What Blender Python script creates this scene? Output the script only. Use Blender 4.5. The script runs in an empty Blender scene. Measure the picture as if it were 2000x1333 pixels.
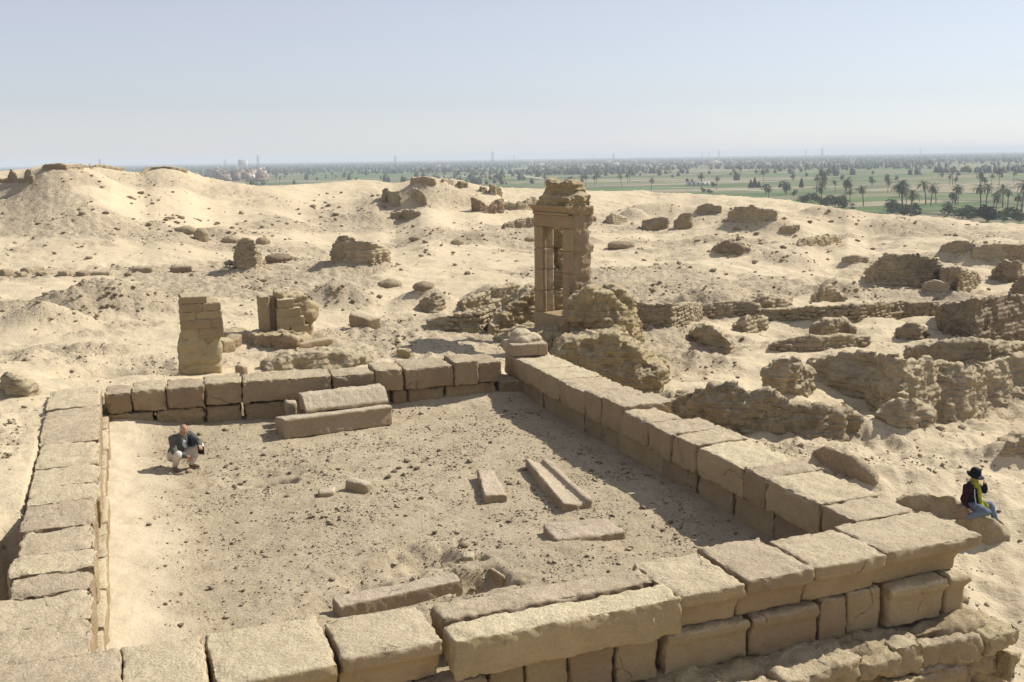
import bpy, bmesh, math, random
import numpy as np
from mathutils import Matrix, Vector
random.seed(7); rng = np.random.default_rng(7)
R = math.radians
scene = bpy.context.scene
col = scene.collection

# ------------------------------------------------------------------ camera
H_CAM = 6.0; YAW = R(21.0); FPX = 2000.0
_s = (293.0 - 319.0) / 1750.0; ROLL = math.atan(_s)
PITCH = math.atan((666.5 - (319.0 + _s * 750.0)) * math.cos(ROLL) / FPX)
_cy, _sy = math.cos(YAW), math.sin(YAW)
def _yaw(v): return np.array([v[0] * _cy + v[1] * _sy, -v[0] * _sy + v[1] * _cy, v[2]])
_F = _yaw(np.array([0, math.cos(PITCH), -math.sin(PITCH)])); _U0 = _yaw(np.array([0, math.sin(PITCH), math.cos(PITCH)])); _R0 = _yaw(np.array([1., 0, 0]))
C_R = math.cos(ROLL) * _R0 + math.sin(ROLL) * _U0
C_U = -math.sin(ROLL) * _R0 + math.cos(ROLL) * _U0
CAM = np.array([0, 0, H_CAM])
cd = bpy.data.cameras.new('camera'); cd.sensor_width = 36.0; cd.lens = 36.0; cd.clip_start = 0.1; cd.clip_end = 40000
cam = bpy.data.objects.new('camera', cd); col.objects.link(cam)
cam.matrix_world = Matrix(((C_R[0], C_U[0], -_F[0], 0), (C_R[1], C_U[1], -_F[1], 0), (C_R[2], C_U[2], -_F[2], H_CAM), (0, 0, 0, 1)))
scene.camera = cam

# ------------------------------------------------------------------ sky, sun, exposure
SUN_AZ, SUN_EL = R(82.0), R(43.0)          # azimuth from +Y towards +X
SKY_VC = (5.8, 5.75, 7.2)
world = bpy.data.worlds.new('World'); scene.world = world; world.use_nodes = True
wn = world.node_tree.nodes; wl = world.node_tree.links; wn.clear()
sky = wn.new('ShaderNodeTexSky'); sky.sky_type = 'NISHITA'; sky.sun_disc = False
sky.sun_elevation = SUN_EL; sky.sun_rotation = SUN_AZ
sky.air_density = 1.0; sky.dust_density = 0.1; sky.ozone_density = 4.0; sky.altitude = 50
bg = wn.new('ShaderNodeBackground'); bg.inputs['Strength'].default_value = 0.096
wo = wn.new('ShaderNodeOutputWorld')
hs_ = wn.new('ShaderNodeHueSaturation'); hs_.inputs['Saturation'].default_value = 0.46          # dusty, pale air
wl.new(sky.outputs[0], hs_.inputs['Color'])
tcw = wn.new('ShaderNodeTexCoord'); mpw = wn.new('ShaderNodeMapping'); mpw.inputs['Scale'].default_value = (1.0, 1.0, 5.0); wl.new(tcw.outputs['Generated'], mpw.inputs[0])
cl = wn.new('ShaderNodeTexNoise'); cl.inputs['Scale'].default_value = 2.6; cl.inputs['Detail'].default_value = 6; cl.inputs['Roughness'].default_value = 0.6; wl.new(mpw.outputs[0], cl.inputs['Vector'])
rp = wn.new('ShaderNodeValToRGB'); rp.color_ramp.elements[0].position = 0.50; rp.color_ramp.elements[0].color = (0.24, 0.24, 0.24, 1); rp.color_ramp.elements[1].position = 0.72; rp.color_ramp.elements[1].color = (0.45, 0.45, 0.45, 1); wl.new(cl.outputs['Fac'], rp.inputs[0])
veil = wn.new('ShaderNodeMix'); veil.data_type = 'RGBA'; veil.inputs[7].default_value = (*SKY_VC, 1)        # faint high cloud
wl.new(rp.outputs[0], veil.inputs[0]); wl.new(hs_.outputs[0], veil.inputs[6]); wl.new(veil.outputs[2], bg.inputs[0]); wl.new(bg.outputs[0], wo.inputs[0])
sd = bpy.data.lights.new('sun', 'SUN'); sd.energy = 5.0; sd.angle = R(0.53); sd.color = (1.0, 0.955, 0.885)
sun = bpy.data.objects.new('sun', sd); col.objects.link(sun)
_sv = Vector((math.sin(SUN_AZ) * math.cos(SUN_EL), math.cos(SUN_AZ) * math.cos(SUN_EL), math.sin(SUN_EL)))
sun.rotation_euler = _sv.to_track_quat('Z', 'Y').to_euler()
vs = scene.view_settings; vs.view_transform = 'Standard'; vs.look = 'None'; vs.gamma = 1.0; vs.exposure = 0.22; vs.use_curve_mapping = False
scene.cycles.volume_bounces = 1; scene.cycles.max_bounces = 6; scene.cycles.diffuse_bounces = 3

# ------------------------------------------------------------------ pixel helpers (photo 2000x1333)
def ray(px, py): return _F + C_R * ((px - 1000.0) / FPX) + C_U * (-(py - 666.5) / FPX)
def G(px, py, z=0.0):
    d = ray(px, py); t = (z - H_CAM) / d[2]; return CAM + d * t
def proj(p):
    d = np.asarray(p, float) - CAM; k = d @ _F
    return 1000 + FPX * (d @ C_R) / k, 666.5 - FPX * (d @ C_U) / k
def depth_pt(px, py, dep):
    return CAM + ray(px, py) * dep
def z_for(x, y, py):            # height at which the vertical line through (x,y) meets image row py
    lo, hi = -40.0, 60.0
    for _ in range(50):
        m = (lo + hi) / 2
        if proj((x, y, m))[1] > py: lo = m
        else: hi = m
    return (lo + hi) / 2

# ------------------------------------------------------------------ numpy noise
def _hash(ix, iy, iz, seed):
    h = (ix.astype(np.uint32) * np.uint32(374761393)) ^ (iy.astype(np.uint32) * np.uint32(668265263)) ^ (iz.astype(np.uint32) * np.uint32(2147483647 - 58)) ^ np.uint32((seed * 974711) & 0xffffffff)
    h = (h ^ (h >> np.uint32(13))) * np.uint32(1274126177)
    h = (h ^ (h >> np.uint32(15))) * np.uint32(2246822519)
    return h ^ (h >> np.uint32(16))
_GR = np.array([[1,1,0],[-1,1,0],[1,-1,0],[-1,-1,0],[1,0,1],[-1,0,1],[1,0,-1],[-1,0,-1],[0,1,1],[0,-1,1],[0,1,-1],[0,-1,-1],[1,1,0],[-1,1,0],[0,-1,1],[0,-1,-1]], float)
def noise3(p, seed=0):
    p = np.asarray(p, float); i = np.floor(p); f = p - i; i = i.astype(np.int64)
    w = f * f * f * (f * (f * 6 - 15) + 10)
    out = np.zeros(len(p))
    for dx in (0, 1):
        wx = w[:, 0] if dx else 1 - w[:, 0]
        for dy in (0, 1):
            wy = w[:, 1] if dy else 1 - w[:, 1]
            for dz in (0, 1):
                wz = w[:, 2] if dz else 1 - w[:, 2]
                g = _GR[_hash(i[:, 0] + dx, i[:, 1] + dy, i[:, 2] + dz, seed) & np.uint32(15)]
                out += wx * wy * wz * (g[:, 0] * (f[:, 0] - dx) + g[:, 1] * (f[:, 1] - dy) + g[:, 2] * (f[:, 2] - dz))
    return out
def fbm(p, scale=1.0, octaves=4, seed=0, gain=0.5, lac=2.03):
    p = np.asarray(p, float) * scale; a = 1.0; s = np.zeros(len(p))
    for o in range(octaves):
        s += a * noise3(p + 17.3 * o, seed + o); p = p * lac; a *= gain
    return s
def ridged(p, scale=1.0, octaves=3, seed=0):
    p = np.asarray(p, float) * scale; a = 1.0; s = np.zeros(len(p))
    for o in range(octaves):
        s += a * (1 - 2.2 * np.abs(noise3(p + 9.1 * o, seed + o))); p = p * 2.1; a *= 0.5
    return s
def sstep(a, b, x):
    t = np.clip((x - a) / (b - a), 0, 1); return t * t * (3 - 2 * t)

# ------------------------------------------------------------------ mesh helpers
def mesh_arrays(name, v, f):
    v = np.ascontiguousarray(v, np.float32); f = np.ascontiguousarray(f, np.int32)
    me = bpy.data.meshes.new(name); k = f.shape[1]
    me.vertices.add(len(v)); me.vertices.foreach_set('co', v.ravel())
    me.loops.add(f.size); me.loops.foreach_set('vertex_index', f.ravel())
    me.polygons.add(len(f)); me.polygons.foreach_set('loop_start', np.arange(0, f.size, k, dtype=np.int32))
    me.update(calc_edges=True)
    return me
def shade_smooth(me, on=True):
    me.polygons.foreach_set('use_smooth', np.full(len(me.polygons), on)); me.update()
def vnormals(v, f):
    v = np.asarray(v, float)
    a, b, c = v[f[:, 0]], v[f[:, 1]], v[f[:, 2]]
    n = np.cross(b - a, c - a)
    if f.shape[1] == 4: n = n + np.cross(c - a, v[f[:, 3]] - a)
    out = np.zeros_like(v)
    for k in range(f.shape[1]):
        for ax in range(3): out[:, ax] += np.bincount(f[:, k], n[:, ax], len(v))
    return out / (np.linalg.norm(out, axis=1, keepdims=True) + 1e-12)
def tag(o, label=None, cat=None, group=None, kind=None):
    if label and not kind: kind = 'thing'
    if label: o['label'] = label
    if cat: o['category'] = cat
    if group: o['group'] = group
    if kind: o['kind'] = kind
    return o
def link(name, me, mat=None, parent=None):
    o = bpy.data.objects.new(name, me); col.objects.link(o)
    if mat is not None and me is not None and not me.materials: me.materials.append(mat)
    if parent is not None:
        o.parent = parent; o.matrix_parent_inverse = parent.matrix_world.inverted() if False else Matrix.Translation(-Vector(parent.location))
    return o
def thing(name, loc, label, cat, group=None):
    o = bpy.data.objects.new(name, None); col.objects.link(o); o.location = loc; o.empty_display_size = 0.3
    return tag(o, label, cat, group)
def mesh_to_arrays(me):
    n = len(me.vertices); v = np.empty(n * 3, np.float32); me.vertices.foreach_get('co', v)
    me.calc_loop_triangles(); t = np.empty(len(me.loop_triangles) * 3, np.int32); me.loop_triangles.foreach_get('vertices', t)
    return v.reshape(-1, 3).astype(float), t.reshape(-1, 3)
def remesh(v, f_list, voxel, smooth=0):
    """union of closed shells -> one continuous surface"""
    me = bpy.data.meshes.new('tmp'); me.from_pydata([tuple(p) for p in v], [], f_list); me.update()
    ob = bpy.data.objects.new('tmp', me); col.objects.link(ob)
    m = ob.modifiers.new('r', 'REMESH'); m.mode = 'VOXEL'; m.voxel_size = voxel
    if smooth:
        sm = ob.modifiers.new('s', 'SMOOTH'); sm.factor = 0.5; sm.iterations = smooth
    dg = bpy.context.evaluated_depsgraph_get(); ev = ob.evaluated_get(dg)
    m2 = bpy.data.meshes.new_from_object(ev)
    q = np.empty(len(m2.loops), np.int32); m2.loops.foreach_get('vertex_index', q)
    vv = np.empty(len(m2.vertices) * 3, np.float32); m2.vertices.foreach_get('co', vv)
    bpy.data.objects.remove(ob); bpy.data.meshes.remove(me); bpy.data.meshes.remove(m2)
    return vv.reshape(-1, 3).astype(float), q.reshape(-1, 4)
class Shell:
    """collects closed primitive shells for remesh()"""
    def __init__(s): s.v = []; s.f = []
    def add(s, v, f):
        n = len(s.v); s.v += [tuple(p) for p in v]; s.f += [tuple(i + n for i in q) for q in f]
    def hexa(s, bot, top):          # 4 bottom + 4 top corners, counter-clockwise seen from above
        s.add(list(bot) + list(top), [(3, 2, 1, 0), (4, 5, 6, 7), (0, 1, 5, 4), (1, 2, 6, 5), (2, 3, 7, 6), (3, 0, 4, 7)])
    def box(s, c, d, rz=0.0, taper=1.0):
        cx, cy, cz = c; hx, hy, hz = d[0] / 2, d[1] / 2, d[2] / 2; ca, sa = math.cos(rz), math.sin(rz)
        def q(x, y, z): return (cx + x * ca - y * sa, cy + x * sa + y * ca, cz + z)
        b = [q(-hx, -hy, -hz), q(hx, -hy, -hz), q(hx, hy, -hz), q(-hx, hy, -hz)]; k = taper
        t = [q(-hx * k, -hy * k, hz), q(hx * k, -hy * k, hz), q(hx * k, hy * k, hz), q(-hx * k, hy * k, hz)]
        s.hexa(b, t)
    def ell(s, c, r, M=None, nu=16, nv=10):
        v = []; f = []
        for j in range(1, nv):
            th = math.pi * j / nv
            for i in range(nu):
                ph = 2 * math.pi * i / nu
                v.append(np.array([r[0] * math.sin(th) * math.cos(ph), r[1] * math.sin(th) * math.sin(ph), r[2] * math.cos(th)]))
        v.append(np.array([0, 0, r[2]])); v.append(np.array([0, 0, -r[2]])); T = len(v) - 2; B = T + 1
        for j in range(nv - 2):
            for i in range(nu):
                a = j * nu + i; b = j * nu + (i + 1) % nu; f.append((a, a + nu, b + nu, b))
        for i in range(nu):
            f.append((T, i, (i + 1) % nu)); k = (nv - 2) * nu; f.append((B, k + (i + 1) % nu, k + i))
        if M is not None: v = [M @ p for p in v]
        s.add([p + np.array(c) for p in v], f)
    def cap(s, a, b, ra, rb, n=12):   # tapered capsule
        a = np.array(a, float); b = np.array(b, float); d = b - a; L = np.linalg.norm(d); d = d / max(L, 1e-9)
        u = np.cross(d, [0, 0, 1.0]);
        if np.linalg.norm(u) < 1e-3: u = np.array([1.0, 0, 0])
        u /= np.linalg.norm(u); w = np.cross(d, u); rings = []
        for k in range(1, 5):
            t = math.pi / 2 * k / 4; rings.append((a - d * ra * math.cos(t), ra * math.sin(t)))
        for k in range(4):
            t = math.pi / 2 * k / 4; rings.append((b + d * rb * math.sin(t), rb * math.cos(t)))
        v = []; f = []
        for c, r in rings:
            for i in range(n):
                ph = 2 * math.pi * i / n; v.append(c + (u * math.cos(ph) + w * math.sin(ph)) * r)
        v.append(a - d * ra); v.append(b + d * rb); A = len(v) - 2; B = A + 1
        for j in range(len(rings) - 1):
            for i in range(n):
                p = j * n + i; q = j * n + (i + 1) % n; f.append((p, q, q + n, p + n))
        for i in range(n):
            f.append((A, (i + 1) % n, i)); k = (len(rings) - 1) * n; f.append((B, k + i, k + (i + 1) % n))
        s.add(v, f)

def grid_box(dims, seg):
    """unit box surface grid, merged: returns verts (centered) and quads"""
    n = [max(2, int(round(d / seg))) for d in dims]; vs = []; fs = []; off = 0
    def lin(k):
        t = np.linspace(-1, 1, n[k] + 1); return np.sign(t) * (1 - (1 - np.abs(t)) ** 1.25) if n[k] > 3 else t
    for ax in range(3):
        a, b = (ax + 1) % 3, (ax + 2) % 3
        A, B = np.meshgrid(lin(a), lin(b), indexing='ij')
        for sgn in (-1, 1):
            p = np.zeros(A.shape + (3,)); p[..., a] = A; p[..., b] = B; p[..., ax] = sgn
            idx = off + np.arange(A.size).reshape(A.shape)
            q = np.stack([idx[:-1, :-1], idx[1:, :-1], idx[1:, 1:], idx[:-1, 1:]], -1).reshape(-1, 4)
            if sgn < 0: q = q[:, ::-1]
            vs.append(p.reshape(-1, 3)); fs.append(q); off += A.size
    v = np.concatenate(vs); f = np.concatenate(fs)
    key = np.round(v * 1e5).astype(np.int64); _, first, inv = np.unique(key, axis=0, return_index=True, return_inverse=True)
    return v[first] * (np.array(dims) / 2), inv.ravel()[f]
def block_arrays(dims, seg=0.05, rnd=0.035, rough=0.012, chip=0.05, seed=0, warp=None, lump=0.02):
    v, f = grid_box(dims, seg); h = np.array(dims) / 2; r = min(rnd, h.min() * 0.9)
    q = np.clip(v, -(h - r), h - r); d = v - q; L = np.linalg.norm(d, axis=1, keepdims=True)
    v = q + r * d / np.maximum(L, 1e-9)
    so = rng.random(3) * 50 + seed * 3.7
    if warp is not None: v = warp(v, h)
    n = vnormals(v, f)
    edge = np.sort(np.abs(v) / h, axis=1)[:, 1]                 # second largest: ~1 at edges
    corner = np.sort(np.abs(v) / h, axis=1)[:, 0]
    md = h[None] - np.abs(v); ms = np.sort(md, axis=1); de = ms[:, 1]; dc = ms[:, 2]        # metres to the nearest edge / corner
    ew = min(0.16, 0.30 * min(dims)); chip = chip * min(1.0, min(dims) / 0.45)
    e = sstep(ew, 0.0, de) + 0.7 * sstep(1.7 * ew, 0.0, dc)
    cn = np.clip(fbm(v + so, 4.5, 4, seed, .6) - 0.05, 0, 1) + 0.8 * np.clip(ridged(v + so, 1.7, 3, seed + 8) - 0.75, 0, 1)
    v = v + n * (fbm(v + so, 1.6, 3, seed + 3) * lump + fbm(v + so, 11, 3, seed + 5, .6) * rough)[:, None]
    v = v - n * (e * (cn + .02) * chip * 0.65)[:, None]
    return v, f
def block(name, lo, hi, mat, parent=None, rz=0.0, tilt=(0, 0), **kw):
    """rough stone block filling lo..hi (world corners before rotation about its centre)"""
    lo = np.array(lo, float); hi = np.array(hi, float); c = (lo + hi) / 2
    v, f = block_arrays(hi - lo, **kw)
    me = mesh_arrays(name, v, f); shade_smooth(me)
    o = link(name, me, mat, parent); o.location = c; o.rotation_euler = (tilt[0], tilt[1], rz)
    return o

# ------------------------------------------------------------------ materials
class NT:
    def __init__(s, name):
        s.m = bpy.data.materials.new(name); s.m.use_nodes = True; s.t = s.m.node_tree; s.n = s.t.nodes; s.l = s.t.links; s.n.clear()
        s.out = s.n.new('ShaderNodeOutputMaterial'); s.b = s.n.new('ShaderNodeBsdfPrincipled'); s.l.new(s.b.outputs[0], s.out.inputs[0])
        s.b.inputs['Roughness'].default_value = 0.95; s.b.inputs['Specular IOR Level'].default_value = 0.12
    def pos(s, kind='Object'):
        if not hasattr(s, 'tc'): s.tc = s.n.new('ShaderNodeTexCoord')
        return s.tc.outputs[kind]
    def wpos(s):
        if not hasattr(s, 'ge'): s.ge = s.n.new('ShaderNodeNewGeometry')
        return s.ge.outputs['Position']
    def noise(s, vec, scale, detail=4, rough=0.55, dist=0.0):
        k = s.n.new('ShaderNodeTexNoise'); s.l.new(vec, k.inputs['Vector']); k.inputs['Scale'].default_value = scale
        k.inputs['Detail'].default_value = detail; k.inputs['Roughness'].default_value = rough; k.inputs['Distortion'].default_value = dist
        return k.outputs['Fac']
    def vor(s, vec, scale, feat='F1', out='Distance'):
        k = s.n.new('ShaderNodeTexVoronoi'); k.feature = feat; s.l.new(vec, k.inputs['Vector']); k.inputs['Scale'].default_value = scale
        return k.outputs[out]
    def ramp(s, fac, stops):
        k = s.n.new('ShaderNodeValToRGB'); s.l.new(fac, k.inputs[0]); e = k.color_ramp.elements
        while len(e) < len(stops): e.new(0.5)
        for i, (p, c) in enumerate(stops):
            e[i].position = p; e[i].color = (c, c, c, 1) if not hasattr(c, '__len__') else (*c, 1)
        return k.outputs[0]
    def mix(s, fac, a, b, mode='MIX'):
        k = s.n.new('ShaderNodeMix'); k.data_type = 'RGBA'; k.blend_type = mode; k.clamp_factor = True
        for v, i in ((fac, 0), (a, 6), (b, 7)):
            if hasattr(v, 'node'): s.l.new(v, k.inputs[i])
            elif i == 0: k.inputs[0].default_value = v
            else: k.inputs[i].default_value = (*v, 1)
        return k.outputs[2]
    def math(s, op, a, b=0.0):
        k = s.n.new('ShaderNodeMath'); k.operation = op
        for v, i in ((a, 0), (b, 1)):
            if hasattr(v, 'node'): s.l.new(v, k.inputs[i])
            else: k.inputs[i].default_value = v
        return k.outputs[0]
    def mapping(s, vec, scale=(1, 1, 1), rot=(0, 0, 0)):
        k = s.n.new('ShaderNodeMapping'); s.l.new(vec, k.inputs[0]); k.inputs['Scale'].default_value = scale; k.inputs['Rotation'].default_value = rot
        return k.outputs[0]
    def attr(s, name):
        k = s.n.new('ShaderNodeAttribute'); k.attribute_name = name; return k.outputs['Fac']
    def rand(s):
        k = s.n.new('ShaderNodeObjectInfo'); return k.outputs['Random']
    def hsv(s, colr, val=None, hue=None, sat=None):
        k = s.n.new('ShaderNodeHueSaturation'); s.l.new(colr, k.inputs['Color'])
        for v, nme in ((val, 'Value'), (hue, 'Hue'), (sat, 'Saturation')):
            if v is not None:
                if hasattr(v, 'node'): s.l.new(v, k.inputs[nme])
                else: k.inputs[nme].default_value = v
        return k.outputs[0]
    def bump(s, h, strength=0.5, dist=0.02, prev=None):
        k = s.n.new('ShaderNodeBump'); k.inputs['Strength'].default_value = strength; k.inputs['Distance'].default_value = dist
        s.l.new(h, k.inputs['Height'])
        if prev is not None: s.l.new(prev, k.inputs['Normal'])
        return k.outputs[0]
    def done(s, color, normal=None, rough=None):
        if hasattr(color, 'node'): s.l.new(color, s.b.inputs['Base Color'])
        else: s.b.inputs['Base Color'].default_value = (*color, 1)
        if normal is not None: s.l.new(normal, s.b.inputs['Normal'])
        if rough is not None: s.b.inputs['Roughness'].default_value = rough
        return s.m

def mat_sand():
    t = NT('desert_sand'); p = t.wpos()
    big = t.noise(p, 0.07, 5, 0.6, 0.4); mid = t.noise(p, 0.6, 5, 0.6); fine = t.noise(p, 9, 5, 0.65); grit = t.noise(p, 45, 3, 0.7)
    c = t.mix(t.ramp(big, [(0.35, 0), (0.68, 1)]), (0.60, 0.50, 0.33), (0.54, 0.445, 0.288))
    c = t.mix(t.ramp(mid, [(0.40, 0), (0.72, 1)]), c, (0.52, 0.428, 0.285))
    rub = t.attr('rubble')                                     # stony soil lies where the wind keeps the sand off
    r2 = t.math('MULTIPLY', rub, t.ramp(t.noise(p, 1.7, 5, 0.7), [(0.32, 0.25), (0.62, 1.0)]))
    c = t.mix(r2, c, (0.44, 0.36, 0.245))
    sp = t.ramp(fine, [(0.52, 0), (0.70, 1)])
    c = t.mix(t.math('MULTIPLY', sp, t.math('ADD', t.math('MULTIPLY', rub, 0.65), 0.16)), c, (0.27, 0.205, 0.135))
    c = t.mix(t.math('MULTIPLY', t.ramp(grit, [(0.45, 0), (0.75, 1)]), 0.30), c, (0.42, 0.34, 0.228))
    # loose pebbles too small to model
    vo = t.n.new('ShaderNodeTexVoronoi'); vo.inputs['Scale'].default_value = 5.5; t.l.new(p, vo.inputs['Vector'])
    sc = t.n.new('ShaderNodeSeparateColor'); t.l.new(vo.outputs['Color'], sc.inputs[0])
    size = t.math('MULTIPLY', t.math('SUBTRACT', sc.outputs[0], 0.40), t.math('ADD', t.math('MULTIPLY', rub, 0.75), 0.22))
    peb = t.ramp(t.math('SUBTRACT', size, vo.outputs['Distance']), [(0.0, 0), (0.05, 1)])
    c = t.mix(t.math('MULTIPLY', peb, 0.75), c, t.mix(sc.outputs[1], (0.24, 0.18, 0.115), (0.40, 0.315, 0.205)))
    m2 = t.noise(p, 2.2, 6, 0.7); ra = t.math('ADD', t.math('MULTIPLY', rub, 0.9), 0.25)
    b = t.bump(mid, 0.5, 0.30); b = t.bump(t.math('MULTIPLY', m2, ra), 0.8, 0.22, b); b = t.bump(fine, 0.65, 0.05, b); b = t.bump(peb, 0.8, 0.06, b); b = t.bump(grit, 0.5, 0.014, b)
    return t.done(c, b)
def mat_soil():
    t = NT('courtyard_soil'); p = t.wpos()
    big = t.noise(p, 0.35, 5, 0.6, 0.3); mid = t.noise(p, 2.2, 5, 0.65); fine = t.noise(p, 16, 5, 0.7); grit = t.noise(p, 60, 3, 0.7)
    c = t.mix(t.ramp(big, [(0.35, 0), (0.65, 1)]), (0.55, 0.455, 0.305), (0.485, 0.398, 0.265))
    c = t.mix(t.ramp(mid, [(0.42, 0), (0.72, 1)]), c, (0.41, 0.33, 0.215))
    c = t.mix(t.math('MULTIPLY', t.ramp(fine, [(0.48, 0), (0.66, 1)]), 0.5), c, (0.27, 0.21, 0.135))
    c = t.mix(t.math('MULTIPLY', t.ramp(t.vor(p, 22), [(0.0, 1), (0.22, 0)]), 0.5), c, (0.56, 0.47, 0.34))
    drift = t.attr('rubble')                                   # 1 = blown sand
    c2 = t.mix(t.math('MULTIPLY', t.ramp(fine, [(0.5, 0), (0.75, 1)]), 0.25), (0.57, 0.48, 0.33), (0.48, 0.395, 0.265))
    c = t.mix(drift, c, c2)
    amt = t.math('SUBTRACT', 1.0, t.math('MULTIPLY', drift, 0.75))
    b = t.bump(mid, 0.4, 0.08); b = t.bump(t.math('MULTIPLY', fine, amt), 1.0, 0.05, b); b = t.bump(t.math('MULTIPLY', grit, amt), 0.8, 0.016, b)
    return t.done(c, b)
def mat_stone(name, c1, c2, c3, vary=0.16, pit=1.0, sc=1.0, streak=0.35, patina_shade=0.0):
    t = NT(name); p = t.pos('Object'); rn = t.rand()
    k = t.n.new('ShaderNodeVectorMath'); k.operation = 'ADD'; t.l.new(p, k.inputs[0])
    m = t.n.new('ShaderNodeCombineXYZ'); t.l.new(t.math('MULTIPLY', rn, 37.0), m.inputs[0]); t.l.new(t.math('MULTIPLY', rn, 91.0), m.inputs[1]); t.l.new(m.outputs[0], k.inputs[1])
    p = k.outputs[0]
    big = t.noise(p, 1.1 * sc, 4, 0.6, 0.5); mid = t.noise(p, 5 * sc, 5, 0.65); fine = t.noise(p, 26 * sc, 5, 0.7); grit = t.noise(p, 90 * sc, 2, 0.6)
    c = t.mix(t.ramp(big, [(0.36, 0), (0.66, 1)]), c1, c2)
    c = t.mix(t.math('MULTIPLY', t.ramp(mid, [(0.47, 0), (0.72, 1)]), 0.6), c, c3)
    st = t.noise(t.mapping(p, (3, 3, 22)), 1.0 * sc, 4, 0.6)
    c = t.mix(t.math('MULTIPLY', t.ramp(st, [(0.5, 0), (0.72, 1)]), streak), c, tuple(x * 0.72 for x in c3))
    pits = t.ramp(t.vor(t.mapping(p, (1, 1, 1)), 34 * sc), [(0.0, 1), (0.22, 0)])
    pm = t.math('MULTIPLY', pits, t.ramp(t.noise(p, 7 * sc, 2), [(0.45, 0), (0.6, 1)]))
    c = t.mix(t.math('MULTIPLY', t.ramp(fine, [(0.40, 1), (0.56, 0)]), 0.34), c, tuple(x * 0.60 for x in c3))
    c = t.mix(t.math('MULTIPLY', t.ramp(fine, [(0.56, 0), (0.72, 1)]), 0.30), c, tuple(min(1, x * 1.25) for x in c1))
    c = t.mix(t.math('MULTIPLY', pm, 0.45 * pit), c, tuple(x * 0.55 for x in c3))
    if patina_shade:                                                 # wind-blown sand lies on what faces up; brown sides, darkened further as painted shade
        t.wpos(); sx = t.n.new('ShaderNodeSeparateXYZ'); t.l.new(t.ge.outputs['Normal'], sx.inputs[0])
        up = t.ramp(t.math('ADD', sx.outputs[2], t.math('MULTIPLY', t.math('SUBTRACT', mid, 0.5), 0.8)), [(0.30, 0), (0.72, 1)])
        side = t.mix(t.ramp(big, [(0.38, 0), (0.64, 1)]), (0.325, 0.23, 0.125), (0.265, 0.183, 0.096))
        c = t.mix(t.math('MULTIPLY', t.math('SUBTRACT', 1.0, up), patina_shade), c, side)
    c = t.hsv(c, val=t.math('ADD', t.math('MULTIPLY', rn, 2 * vary), 1.0 - vary), hue=t.math('ADD', t.math('MULTIPLY', rn, 0.012), 0.494))
    cp = t.n.new('ShaderNodeTexVoronoi'); cp.feature = 'DISTANCE_TO_EDGE'; cp.inputs['Scale'].default_value = 0.85 * sc
    dk = t.n.new('ShaderNodeVectorMath'); dk.operation = 'ADD'; nk = t.n.new('ShaderNodeTexNoise'); t.l.new(p, nk.inputs['Vector']); nk.inputs['Scale'].default_value = 3.0 * sc; nk.inputs['Detail'].default_value = 4
    t.l.new(p, dk.inputs[0]); sk_ = t.n.new('ShaderNodeVectorMath'); sk_.operation = 'SCALE'; sk_.inputs['Scale'].default_value = 0.35 / sc; t.l.new(nk.outputs['Color'], sk_.inputs[0]); t.l.new(sk_.outputs[0], dk.inputs[1]); t.l.new(dk.outputs[0], cp.inputs['Vector'])
    crack = t.math('MULTIPLY', t.ramp(cp.outputs['Distance'], [(0.0, 1), (0.010, 0)]), t.ramp(t.noise(p, 1.6 * sc, 2), [(0.58, 0), (0.66, 1)]))
    c = t.mix(t.math('MULTIPLY', crack, 0.5), c, tuple(x * 0.4 for x in c3))
    b = t.bump(t.math('SUBTRACT', 1.0, crack), 0.8, 0.03 / sc); b = t.bump(mid, 0.65, 0.075 / sc, b); b = t.bump(fine, 0.9, 0.034 / sc, b); b = t.bump(t.math('SUBTRACT', grit, t.math('MULTIPLY', pm, 1.2)), 0.5, 0.008 / sc, b)
    return t.done(c, b)
def mat_mud(name, c1, c2, courses=True):
    t = NT(name); p = t.pos('Object')
    big = t.noise(p, 0.8, 5, 0.6, 0.5); mid = t.noise(p, 4, 6, 0.7); fine = t.noise(p, 20, 5, 0.7)
    c = t.mix(t.ramp(big, [(0.35, 0), (0.65, 1)]), c1, c2)
    c = t.mix(t.math('MULTIPLY', t.ramp(mid, [(0.48, 0), (0.72, 1)]), 0.55), c, tuple(x * 0.62 for x in c2))
    c = t.mix(t.math('MULTIPLY', t.ramp(fine, [(0.5, 0), (0.75, 1)]), 0.4), c, tuple(min(1, x * 1.35) for x in c1))
    t.wpos(); sx = t.n.new('ShaderNodeSeparateXYZ'); t.l.new(t.ge.outputs['Normal'], sx.inputs[0])       # blown sand lies on the tops and ledges
    up = t.ramp(t.math('ADD', sx.outputs[2], t.math('MULTIPLY', t.math('SUBTRACT', mid, 0.5), 0.9)), [(0.55, 0), (0.95, 1)])
    c = t.mix(t.math('MULTIPLY', up, 0.8), c, (0.52, 0.43, 0.275))
    c = t.hsv(c, val=t.math('ADD', t.math('MULTIPLY', t.rand(), 0.22), 0.89))
    clod = t.vor(t.mapping(p, (1, 1, 1.5)), 6.0); clod2 = t.vor(p, 15.0)
    b = t.bump(mid, 0.8, 0.12); b = t.bump(clod, 0.35, 0.08, b); b = t.bump(clod2, 0.3, 0.03, b); b = t.bump(fine, 0.8, 0.03, b)
    if courses:
        w = t.n.new('ShaderNodeTexWave'); w.wave_type = 'BANDS'; w.bands_direction = 'Z'; w.inputs['Scale'].default_value = 1.9; w.inputs['Distortion'].default_value = 2.2
        w.inputs['Detail'].default_value = 3; w.inputs['Detail Scale'].default_value = 1.6; t.l.new(p, w.inputs['Vector'])
        b = t.bump(w.outputs['Fac'], 0.75, 0.06, b)
    return t.done(c, b)
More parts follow.
